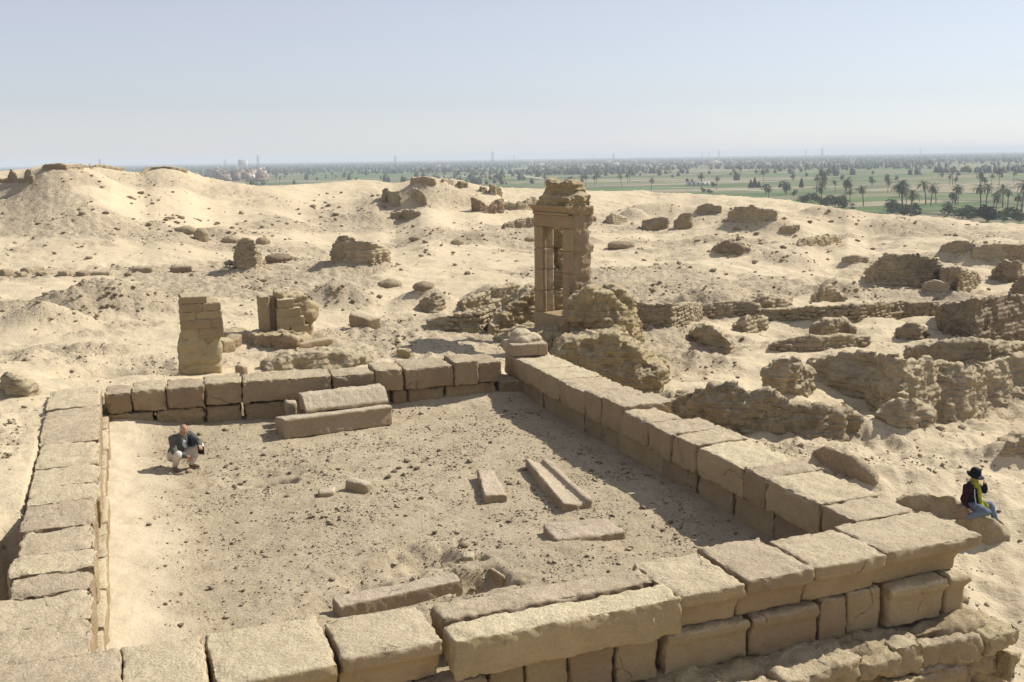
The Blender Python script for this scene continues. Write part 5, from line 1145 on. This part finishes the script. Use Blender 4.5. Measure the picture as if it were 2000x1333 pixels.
# the wooded plain beyond, too far to count
def far_wood():
    r = np.random.default_rng(77); n = 42000; az = r.uniform(R(-12), R(52), n); dd = np.exp(r.uniform(math.log(900), math.log(13500), n)); x, y = dd * np.sin(az), dd * np.cos(az)
    p = np.stack([x, y, 0 * x], 1); m = fbm(p * np.array([1, 1, 1]), 1 / 420.0, 3, 161); t = sstep(1500, 4500, dd); lf = sstep(R(24), R(8), az)
    keep = r.random(n) < np.clip(.02 + .60 * sstep(.12, .45, m) + .9 * t + .35 * lf * sstep(.0, .4, m), 0, 1) * (1 - .8 * ((np.abs(az - R(5.5)) < R(1.9)) & (dd < 2600))); x, y, dd = x[keep], y[keep], dd[keep]; k = len(x)
    base = np.array([(1, 0, .0), (-.5, .87, .05), (-.5, -.87, 0), (.9, .5, .55), (-.95, .35, .6), (.05, -1, .5), (.3, .2, 1.05), (-.35, -.2, .9)]); f = np.array([(0, 1, 3), (1, 4, 3), (1, 2, 4), (2, 5, 4), (2, 0, 5), (0, 3, 5), (3, 4, 6), (4, 5, 7), (5, 3, 6), (4, 7, 6), (5, 6, 7)])
    h = r.uniform(3, 8.5, k); w = h * r.uniform(.3, .6, k); a = r.uniform(0, 6.28, k); ca, sa = np.cos(a), np.sin(a); J = r.uniform(.7, 1.3, (k, 8))
    bx, by, bz = base[:, 0][None] * J, base[:, 1][None] * J, base[:, 2][None] * (J * .5 + .5)
    X = x[:, None] + (bx * ca[:, None] - by * sa[:, None]) * w[:, None]; Y = y[:, None] + (bx * sa[:, None] + by * ca[:, None]) * w[:, None]; Z = PZ + bz * h[:, None]
    v = np.stack([X, Y, Z], -1).reshape(-1, 3); ff = (f[None] + (np.arange(k) * 8)[:, None, None]).reshape(-1, 3)
    o = link('distant_woodland', mesh_arrays('distant_woodland', v, ff), mat_leaf('woodland_leaf', (0.06, 0.08, 0.04), (0.036, 0.05, 0.026))); tag(o, 'far woodland and palm groves covering the valley to the horizon', 'woodland', kind='stuff')
far_wood()
# village beyond the crest on the left, and scattered houses
WALLS = [mat_plain('house_wall', c, .12, nz=.12, nsc=.3) for c in ((.36, .27, .21), (.42, .33, .25), (.30, .22, .17), (.60, .55, .47))]
M_WIN = mat_plain('window_dark', (.05, .05, .055), rough=.4)
def boxv(lo, hi):
    (a, b, c), (d, e, g) = lo, hi
    return np.array([(a, b, c), (d, b, c), (d, e, c), (a, e, c), (a, b, g), (d, b, g), (d, e, g), (a, e, g)], float), np.array([(3, 2, 1, 0), (4, 5, 6, 7), (0, 1, 5, 4), (1, 2, 6, 5), (2, 3, 7, 6), (3, 0, 4, 7)])
def joinb(bs):
    V = []; F = []; n = 0
    for lo, hi in bs:
        v, f = boxv(lo, hi); V.append(v); F.append(f + n); n += 8
    return mesh_arrays('m', np.concatenate(V), np.concatenate(F))
def house(px, py, w, d, h, label, group, mat, floors=None, name='flat_roofed_house'):
    q = G(px, py, PZ); rt = thing(name, (q[0], q[1], PZ), label, 'house', group); rt.rotation_euler = (0, 0, -.3 + jit(.15)); fl = floors or max(1, int(h / 3.1))
    def part(nm, me, mt):
        me.name = nm; me.materials.append(mt); o = bpy.data.objects.new(nm, me); col.objects.link(o); o.parent = rt
    part('wall', joinb([((-w / 2, -d / 2, 0), (w / 2, d / 2, h))]), mat)
    t = .3; part('parapet', joinb([((-w / 2 - .05, -d / 2 - .05, h + .002), (w / 2 + .05, -d / 2 + t, h + .8))]), mat)
    nw = max(2, int(w / 3.5))
    for i in range(fl):
        for j in range(nw):
            x = -w / 2 + (j + .5) * w / nw; z = i * h / fl + h / fl * .35
            part('window', joinb([((x - .55, -d / 2 - .06, z), (x + .55, -d / 2 + .1, z + 1.3))]), M_WIN)
hr = random.Random(9)
for k in range(58):
    a = hr.uniform(405, 516); b = hr.uniform(333, 356); 
    if a < 430 and b > 346: b = 340
    house(a, b, hr.uniform(9, 17), hr.uniform(8, 14), hr.choice((4, 6, 7, 9, 10)), 'flat-roofed brown house in the village beyond the left crest', 'houses of the far village', WALLS[hr.randrange(3)])
house(475, 331, 26, 14, 28, 'tall pale block rising above the village roofs', None, WALLS[3], 7, 'apartment_block')
house(491, 350, 9, 8, 6, 'white house at the right edge of the far village', None, mat_plain('white_wall', (.75, .74, .70)), 1)
house(508, 350, 12, 9, 7, 'tan house at the far right of the village beside the trees', None, WALLS[1], 2)
house(1363, 363, 18, 4, 2.6, 'long low white building in the fields beyond the plateau', None, mat_plain('white_wash', (.72, .71, .66)), 1, 'low_building')
for k in range(26):
    a = hr.uniform(850, 1500); b = 319 + _s * (a - 250) + hr.uniform(14, 21)
    house(a, b, hr.uniform(12, 24), 12, hr.uniform(5, 11), 'pale house among the far trees of the valley', 'far scattered houses', WALLS[hr.choice((1, 3))], 1)
# farm track
def strip(name, pts, w, mat):
    P = [G(a, b, PZ) for a, b in pts]; V = []; F = []
    for i, p in enumerate(P):
        d = P[min(i + 1, len(P) - 1)] - P[max(i - 1, 0)]; n = np.array([-d[1], d[0], 0]); n /= np.linalg.norm(n); V += [p + n * w / 2 + [0, 0, .06], p - n * w / 2 + [0, 0, .06]]
        if i: F.append((2 * i - 2, 2 * i - 1, 2 * i + 1, 2 * i))
    return tag(link(name, mesh_arrays(name, np.array(V), np.array(F)), mat), kind='structure')
M_TRACK = mat_plain('track_dust', (.42, .36, .27), nz=.1, nsc=.02)
strip('farm_track', [(985, 341), (1015, 343.5), (1045, 347), (1070, 351), (1088, 355)], 9, M_TRACK)
strip('farm_path', [(1180, 366), (1300, 366), (1420, 369), (1500, 374)], 5, M_TRACK)
# power pylons on the horizon
M_STEEL = mat_plain('pylon_steel', (.22, .23, .25), rough=.6)
def bar(p, q, t):
    p, q = np.array(p, float), np.array(q, float); d = q - p; L = np.linalg.norm(d); d /= L; u = np.cross(d, [0.3, 0.9, 0.31]); u /= np.linalg.norm(u); w = np.cross(d, u); t /= 2
    return np.array([p - u * t - w * t, p + u * t - w * t, p + u * t + w * t, p - u * t + w * t, q - u * t - w * t, q + u * t - w * t, q + u * t + w * t, q - u * t + w * t]), np.array([(3, 2, 1, 0), (4, 5, 6, 7), (0, 1, 5, 4), (1, 2, 6, 5), (2, 3, 7, 6), (3, 0, 4, 7)])
def bars(lst, t):
    V = []; F = []; n = 0
    for p, q in lst: v, f = bar(p, q, t); V.append(v); F.append(f + n); n += 8
    return mesh_arrays('m', np.concatenate(V), np.concatenate(F))
legs = []; br = []
def w_at(z): return 3.6 * (1 - z / 36) + .5
for sx in (-1, 1):
    for sy in (-1, 1): legs.append(((sx * w_at(0), sy * w_at(0), 0), (sx * w_at(38), sy * w_at(38), 38)))
for k in range(7):
    z0, z1 = k * 5, k * 5 + 5
    for sy in (-1, 1): br += [((-w_at(z0), sy * w_at(z0), z0), (w_at(z1), sy * w_at(z1), z1)), ((w_at(z0), sy * w_at(z0), z0), (-w_at(z1), sy * w_at(z1), z1))]
arms = [((-7, 0, z), (7, 0, z)) for z in (26, 31, 36)]
ME_L, ME_B, ME_A = bars(legs, .7), bars(br, .35), bars(arms, .6)
for m in (ME_L, ME_B, ME_A): m.materials.append(M_STEEL)
for k, (a, d, s_) in enumerate(((195, 3600, 1.0), (440, 4200, .8), (504, 3900, 1.15), (466, 4600, .8), (772, 4000, .95), (962, 3700, 1.1), (1004, 5200, .8), (1198, 4500, .9), (1160, 5600, .8), (1371, 5200, .85), (1384, 5200, .85), (1404, 4200, .95), (1573, 4800, .95), (1605, 4300, 1.1), (1797, 5000, .9), (1710, 6000, .8))):
    q = depth_pt(a, 320, d); rt = thing('power_pylon', (q[0], q[1], PZ), 'steel lattice power pylon rising above the horizon haze', 'pylon', 'power pylons on the horizon'); rt.rotation_euler = (0, 0, -YAW + jit(.3)); rt.scale = (s_ * 1.1, s_ * 1.1, s_ * 1.1)
    for nm, me in (('legs', ME_L), ('bracing', ME_B), ('cross_arms', ME_A)):
        o = bpy.data.objects.new(nm, me); col.objects.link(o); o.parent = rt

# ------------------------------------------------------------------ people
M_SKIN = mat_plain('skin', (.42, .24, .165), rough=.55, nz=.06, nsc=14); M_HAIRG = mat_plain('grey_hair', (.42, .40, .38), nz=.2, nsc=60, rough=.8); M_HAIRD = mat_plain('dark_hair', (.03, .022, .018), nz=.2, nsc=60, rough=.6)
M_JACK = mat_plain('grey_green_jacket', (.105, .108, .088), nz=.22, nsc=9, bump=.4); M_TROU = mat_plain('white_trousers', (.56, .52, .46), nz=.07, nsc=9, bump=.3); M_SHIRT = mat_plain('pale_shirt', (.52, .53, .50), nz=.15, nsc=40)
M_SHOE = mat_plain('brown_shoe', (.17, .12, .085), nz=.2, nsc=20, rough=.6); M_BLACK = mat_plain('black_cloth', (.012, .012, .016), nz=.2, nsc=20, rough=.75); M_MAROON = mat_plain('maroon_cloth', (.028, .010, .013), nz=.2, nsc=18)
M_NAVY = mat_plain('black_jacket', (.012, .014, .024), nz=.25, nsc=14, bump=.4); M_JEAN = mat_plain('pale_blue_jeans', (.14, .18, .24), nz=.18, nsc=14, bump=.3); M_SCARF = mat_plain('yellow_green_scarf', (.30, .30, .045), nz=.22, nsc=10, bump=.5); M_BAG = mat_plain('beige_bag', (.21, .16, .11), nz=.2, nsc=12, bump=.4); M_PIPE = mat_plain('white_piping', (.7, .7, .68)); M_EYE = mat_plain('dark_eye', (.02, .015, .012), rough=.3)
def limb(sh, pts, rad):
    for i in range(len(pts) - 1): sh.cap(pts[i], pts[i + 1], rad[i], rad[i + 1])
def hand(sh, wrist, d, nrm, side, k=1.0, curl=.7):
    """palm, four unequal fingers with two bends and a thumb off the side of the palm"""
    d = np.array(d, float); d /= np.linalg.norm(d); nrm = np.array(nrm, float); nrm -= d * (nrm @ d); nrm /= np.linalg.norm(nrm); s = np.cross(d, nrm) * side; w = np.array(wrist, float)
    for t in (-.027, -.009, .009, .027): sh.cap(w + s * t * .7 * k, w + d * .078 * k + s * t * k, .014 * k, .0125 * k, 8)
    for t, L in ((-.030, .062), (-.010, .074), (.010, .080), (.030, .072)):
        p = w + d * .082 * k + s * t * k; a = .25 * curl
        for q in range(3):
            e = d * math.cos(a) + nrm * math.sin(a); p2 = p + e * L * k * (.45, .32, .25)[q]; sh.cap(p, p2, (.0092 - .0008 * q) * k, (.0086 - .0008 * q) * k, 8); p = p2; a += .75 * curl
    p = w + d * .028 * k + s * .030 * k; e = d * .62 + s * .7 + nrm * .35; p2 = p + e * .036 * k; p3 = p2 + (d * .85 + s * .15 + nrm * .4) * .03 * k; sh.cap(p, p2, .0125 * k, .0105 * k, 8); sh.cap(p2, p3, .0105 * k, .009 * k, 8)
def rotx(p, c, a):
    p = np.array(p, float) - c; ca, sa = math.cos(a), math.sin(a); return np.array([p[0], p[1] * ca - p[2] * sa, p[1] * sa + p[2] * ca]) + c
def rot_m(ax, az=0):
    ca, sa = math.cos(ax), math.sin(ax); A = np.array([[1, 0, 0], [0, ca, -sa], [0, sa, ca]]); c, s = math.cos(az), math.sin(az); return np.array([[c, -s, 0], [s, c, 0], [0, 0, 1.]]) @ A
def head(sh, c, M, k=1.0):
    """skull, jaw, nose, ears, brow; M turns the head (local +Y is the face)"""
    c = np.array(c, float)
    def P(x, y, z): return c + M @ (np.array([x, y, z]) * k)
    sh.ell(P(0, -.012, .028), (.073 * k, .094 * k, .088 * k), M); sh.ell(P(0, .030, -.045), (.054 * k, .060 * k, .066 * k), M)
    sh.cap(P(0, .088, .012), P(0, .108, -.022), .010 * k, .014 * k, 8); sh.ell(P(0, .074, .036), (.05 * k, .02 * k, .014 * k), M); sh.ell(P(0, .083, -.058), (.026 * k, .012 * k, .011 * k), M); sh.ell(P(0, .072, -.092), (.026 * k, .022 * k, .018 * k), M)
    for s in (-1, 1): sh.ell(P(s * .074, -.012, -.004), (.011 * k, .022 * k, .032 * k), M); sh.ell(P(s * .036, .062, -.022), (.024 * k, .018 * k, .02 * k), M)
def child(name, v, f, mat, root, noise=0.0, nsc=9.0, seed=0):
    if noise:
        n = vnormals(v, f); v = v + n * ((fbm(v + seed, nsc, 3, seed) + .5 * ridged(v + seed, nsc * .6, 2, seed + 1) - .25) * noise)[:, None]
    me = mesh_arrays(name, v, f); shade_smooth(me); me.materials.append(mat); o = bpy.data.objects.new(name, me); col.objects.link(o)
    if root is not None: o.parent = root
    return o
def skin_child(name, sh, vox, mat, root, noise=0.0, nsc=9.0, smooth=2, seed=0):
    v, f = remesh(sh.v, sh.f, vox, smooth); return child(name, v, f, mat, root, noise, nsc, seed)
def face_dir(r_, f_):
    R0 = np.array([_cy, -_sy]); Fh = np.array([_sy, _cy]); v = R0 * r_ + Fh * f_; return math.atan2(-v[0], v[1])
def hair_cap(c, M, k, keep, r=(.077, .098, .092), n=(36, 22)):
    sh = Shell(); sh.ell((0, -.012 * k, .028 * k), tuple(x * k for x in r), None, *n); v = np.array(sh.v); f = [q for q in sh.f if keep(np.mean([v[i] for i in q], axis=0) / k)]
    f = np.array([q if len(q) == 4 else (q[0], q[1], q[2], q[2]) for q in f if len(q) == 4]); v = v + .003 * fbm(v, 60, 2, 3)[:, None] * v / .1
    return (M @ v.T).T + np.array(c), f
# crouching man
def man():
    q = G(358, 919); q[2] = fz(q[0], q[1]); rt = thing('person', q, 'balding person in grey-green jacket and white trousers crouching in the courtyard', 'person'); rt.rotation_euler = (0, 0, face_dir(.80, -.60)); k = .95; rt.scale = (k, k, k)
    hip, ch = np.array([0, -.20, .30]), np.array([0, -.03, .60]); HM = rot_m(-.55, -.25); hc = np.array([.02, .15, .86])
    shR, elR, haR = np.array([.20, -.02, .69]), np.array([.27, .12, .45]), np.array([.10, .32, .34]); shL, elL, haL = np.array([-.20, -.01, .70]), np.array([-.30, .20, .53]), np.array([-.17, .38, .52])
    knR, anR = np.array([.25, .22, .40]), np.array([.17, -.02, .10]); knL, anL = np.array([-.24, .27, .46]), np.array([-.16, .08, .10])
    b = Shell(); head(b, hc, HM); limb(b, [hc + HM @ np.array([0, -.03, -.06]), (0, .03, .75), ch], [.055, .058, .10]); limb(b, [ch, hip], [.13, .13]); b.cap(shR, shL, .055, .055)
    limb(b, [shR, elR, haR], [.05, .042, .027]); limb(b, [shL, elL, haL], [.05, .042, .027]); limb(b, [hip + [.09, 0, 0], knR, anR], [.085, .058, .04]); limb(b, [hip - [.09, 0, 0], knL, anL], [.085, .058, .04])
    hand(b, haR, (-.35, .7, -.45), (-.6, -.2, -.5), -1); hand(b, haL, (.35, .8, -.1), (.3, -.1, -.9), 1, curl=1.0)
    skin_child('body', b, .0065, M_SKIN, rt, smooth=1)
    for s in (-1, 1):
        e = Shell(); e.ell(hc + HM @ np.array([s * .031, .083, .016]), (.011, .006, .006), HM, 8, 6); v, f = np.array(e.v), [x for x in e.f if len(x) == 4]; child('eye', v, np.array(f), M_EYE, rt)
    v, f = hair_cap(hc, HM, 1.0, lambda p: (p[1] < .035 and p[2] < .062 and p[2] > -.05 and not (p[1] > -.03 and p[2] < -.01)) or (p[1] < -.075 and p[2] > -.06)); child('hair', v, f, M_HAIRG, rt)
    j = Shell(); limb(j, [hip + [0, -.02, .02], (0, -.13, .46), ch, (0, .0, .68)], [.150, .155, .150, .10]); j.cap(shR + [-.03, 0, 0], shL + [.03, 0, 0], .082, .082); j.ell((0, -.05, .58), (.20, .145, .17)); j.ell((0, -.20, .34), (.19, .14, .15))
    limb(j, [shR, elR, haR + (elR - haR) * .12], [.078, .066, .045]); limb(j, [shL, elL, haL + (elL - haL) * .12], [.078, .066, .045])
    for t in np.linspace(0, 6.283, 12)[:-1]: j.cap((.065 * math.cos(t), .02 + .065 * math.sin(t), .715), (.062 * math.cos(t), .03 + .062 * math.sin(t), .765), .02, .015, 8)
    skin_child('jacket', j, .012, M_JACK, rt, .013, 9)
    s = Shell(); s.ell((0, .085, .585), (.055, .05, .13), rot_m(.45)); skin_child('shirt', s, .01, M_SHIRT, rt)
    t = Shell(); t.ell(hip + [0, -.01, -.02], (.185, .15, .13)); limb(t, [hip + [.09, 0, -.03], knR, anR + [0, 0, .02]], [.125, .085, .062]); limb(t, [hip + [-.09, 0, -.03], knL, anL + [0, 0, .02]], [.125, .085, .062]); skin_child('trousers', t, .012, M_TROU, rt, .012, 8)
    for an, dx in ((anR, .05), (anL, -.06)):
        z = Shell(); tipd = np.array([dx, .17, 0]); a = np.array([an[0], an[1] - .03, .045]); limb(z, [a, a + tipd * .6 + [0, 0, -.005], a + tipd + [0, 0, -.012]], [.045, .046, .034]); z.cap(a + [0, 0, .0], an + [0, 0, .02], .045, .046); skin_child('shoe', z, .01, M_SHOE, rt)
    p = Shell(); c = np.array([-.09, .22, .60]); p.box(c, (.13, .10, .19), .3, .9); v, f = remesh(p.v, p.f, .012, 3); M = np.array(rt.matrix_basis); v = (M[:3, :3] @ v.T).T + M[:3, 3]; o = child('camera_pouch', v - v.mean(0), f, M_BLACK, None, .006); o.location = v.mean(0); tag(o, 'black camera pouch hanging against the crouching person', 'pouch')
    st = Shell(); limb(st, [(-.10, .20, .68), (-.10, .08, .76), (-.05, -.05, .77)], [.009, .009, .009]); skin_child('strap', st, .006, M_BLACK, rt, smooth=0)
    n = Shell(); n.box((-.165, .425, .43), (.035, .13, .17), .35); v, f = remesh(n.v, n.f, .01, 1); v = (M[:3, :3] @ v.T).T + M[:3, 3]; o = child('notebook', v - v.mean(0), f, M_MAROON, None); o.location = v.mean(0); tag(o, 'dark maroon notebook held at the knee by the crouching person', 'notebook')
man()
# seated woman
def woman():
    a = hit(1889, 1056); w = away(a); c = a[:2] + w * .34; z = z_for(c[0], c[1], 1008); me = SEAT.data
    vv = np.empty(len(me.vertices) * 3, np.float32); me.vertices.foreach_get('co', vv); vv = vv.reshape(-1, 3) + np.array(SEAT.location); near = np.hypot(vv[:, 0] - c[0], vv[:, 1] - c[1]) < .22
    z = vv[near, 2].max() if near.any() else z
    rt = thing('person', (c[0], c[1], z), 'person in black hat and yellow-green scarf sitting on a boulder outside the wall', 'person'); rt.rotation_euler = (0, 0, face_dir(.86, -.5)); k = .97; rt.scale = (k, k, k)
    hip, ch = np.array([0, 0, .10]), np.array([0, .02, .42]); hc = np.array([0, .06, .70]); HM = rot_m(-.3, -.1)
    shR, elR, haR = np.array([.18, -.01, .50]), np.array([.27, -.10, .28]), np.array([.27, .0, .09]); shL, elL, haL = np.array([-.18, .01, .50]), np.array([-.26, .24, .33]), np.array([-.09, .24, .56])
    knR, anR = np.array([.22, .34, .06]), np.array([.30, -.02, -.08]); knL, anL = np.array([-.20, .36, .07]), np.array([-.26, .48, -.24])
    b = Shell(); head(b, hc, HM, .96); limb(b, [hc + [0, -.03, -.07], (0, .01, .54), ch], [.048, .052, .10]); limb(b, [ch, hip], [.11, .12]); b.cap(shR, shL, .045, .045)
    limb(b, [shR, elR, haR], [.043, .036, .024]); limb(b, [shL, elL, haL], [.043, .036, .024]); limb(b, [hip + [.08, 0, 0], knR, anR], [.08, .052, .036]); limb(b, [hip - [.08, 0, 0], knL, anL], [.08, .052, .036])
    hand(b, haR, (.1, .3, -.9), (-.9, .1, 0), 1, .92); hand(b, haL, (.35, -.2, .8), (.3, -.9, 0), 1, .92, 1.0); skin_child('body', b, .0065, M_SKIN, rt, smooth=1)
    v, f = hair_cap(hc, HM, .98, lambda p: p[1] < .04 and not (p[1] > -.01 and p[2] < .02)); child('hair', v, f, M_HAIRD, rt)
    j = Shell(); limb(j, [hip + [0, 0, .03], (0, .0, .28), ch, (0, .0, .5)], [.155, .145, .135, .09]); j.cap(shR, shL, .072, .072); j.ell((0, .0, .38), (.185, .125, .15)); limb(j, [shL, elL, haL + (elL - haL) * .15], [.068, .058, .042]); skin_child('jacket', j, .012, M_NAVY, rt, .012, 9)
    m = Shell(); limb(m, [shR + [.01, 0, .01], elR, haR + (elR - haR) * .15], [.074, .062, .044]); m.ell((.10, -.09, .40), (.09, .05, .14)); skin_child('sleeve', m, .012, M_MAROON, rt, .012, 9)
    pz = Shell(); limb(pz, [(.145, .085, .47), (.165, .10, .33), (.15, .125, .2), (.12, .15, .09)], [.009] * 4); skin_child('piping', pz, .006, M_PIPE, rt, smooth=0)
    pz = Shell(); limb(pz, [(-.20, .07, .545), (-.26, .19, .40), (-.235, .285, .37)], [.009] * 3); skin_child('piping', pz, .006, M_PIPE, rt, smooth=0)
    t = Shell(); t.ell(hip, (.18, .15, .11)); limb(t, [hip + [.08, 0, 0], knR, anR], [.105, .078, .055]); limb(t, [hip - [.08, 0, 0], knL, anL], [.105, .078, .055]); skin_child('jeans', t, .012, M_JEAN, rt, .011, 9)
    for an, d in ((anR, np.array([.03, -.15, -.03])), (anL, np.array([-.02, .13, -.08]))):
        s = Shell(); limb(s, [an, an + d * .6, an + d], [.045, .043, .03]); skin_child('shoe', s, .01, M_SHOE, rt)
    s = Shell()
    for tt in np.linspace(0, 6.283, 14)[:-1]: s.cap((.07 * math.cos(tt), .02 + .07 * math.sin(tt), .545 + .015 * math.sin(3 * tt)), (.085 * math.cos(tt + .4), .03 + .085 * math.sin(tt + .4), .50), .03, .026, 8)
    for x0, x1, zl in ((.05, .02, -.02), (.0, -.03, .02), (-.045, -.07, .10)):
        pts = [(x0, .115, .56), (x0 * 1.3, .16, .42), ((x0 + x1) / 2, .175, .28), (x1, .20, .14), (x1 - .02, .27, zl + .04), (x1 - .03, .33, zl - .04)]
        limb(s, pts, [.034, .032, .034, .036, .032, .026])
    limb(s, [(.075, .05, .74), (.085, .08, .62), (.08, .1, .52)], [.02, .03, .03]); skin_child('scarf', s, .010, M_SCARF, rt, .014, 16)
    hsh = Shell(); hc2 = hc + HM @ np.array([0, -.01, .045]); hsh.ell(hc2 + HM @ np.array([0, 0, .045]), (.098, .112, .085), HM); hsh.ell(hc2 + HM @ np.array([0, 0, .10]), (.085, .095, .04), HM)
    for tt in np.linspace(0, 6.283, 41)[:-1]:
        dn = .030 * abs(math.cos(tt)) + .012; rr = .145 + (.03 if math.sin(tt) > .5 else 0); p0 = hc2 + HM @ np.array([.085 * math.cos(tt), .10 * math.sin(tt), .0]); p1 = hc2 + HM @ np.array([rr * math.cos(tt), (rr + .01) * math.sin(tt), -dn]); hsh.cap(p0, p1, .014, .011, 8)
    skin_child('hat', hsh, .0085, M_BLACK, rt, .004, 14)
    g = Shell(); g.ell((.30, -.12, .03), (.09, .13, .13)); g.ell((.30, -.12, -.04), (.11, .14, .09)); limb(g, [(.30, -.17, .14), (.30, -.1, .22), (.29, -.02, .13)], [.012, .012, .012]); v, f = remesh(g.v, g.f, .012, 2)
    M = np.array(rt.matrix_basis); v = (M[:3, :3] @ v.T).T + M[:3, 3]; o = child('shoulder_bag', v - v.mean(0), f, M_BAG, None, .014, 8); o.location = v.mean(0); tag(o, 'beige cloth bag beside the person in the black hat', 'bag')
woman()

# ------------------------------------------------------------------ hazy air over the valley
def haze():
    hv = np.array([(-14900, -14900, -20.5), (14900, -14900, -20.5), (14900, 14900, -20.5), (-14900, 14900, -20.5), (-14900, -14900, HZ_TOP), (14900, -14900, HZ_TOP), (14900, 14900, HZ_TOP), (-14900, 14900, HZ_TOP)], float)
    hf = np.array([(3, 2, 1, 0), (4, 5, 6, 7), (0, 1, 5, 4), (1, 2, 6, 5), (2, 3, 7, 6), (3, 0, 4, 7)])
    me = mesh_arrays('haze', hv, hf); m = bpy.data.materials.new('haze'); m.use_nodes = True; n = m.node_tree.nodes; n.clear()
    o = n.new('ShaderNodeOutputMaterial'); p = n.new('ShaderNodeVolumePrincipled'); m.node_tree.links.new(p.outputs[0], o.inputs['Volume'])
    p.inputs['Color'].default_value = (0.82, 0.88, 1.0, 1); p.inputs['Density'].default_value = HZ_D; p.inputs['Anisotropy'].default_value = 0.0
    ob = link('haze', me, m); tag(ob, kind='stuff')
HZ_TOP = 34.0; HZ_D = 0.00022
haze()
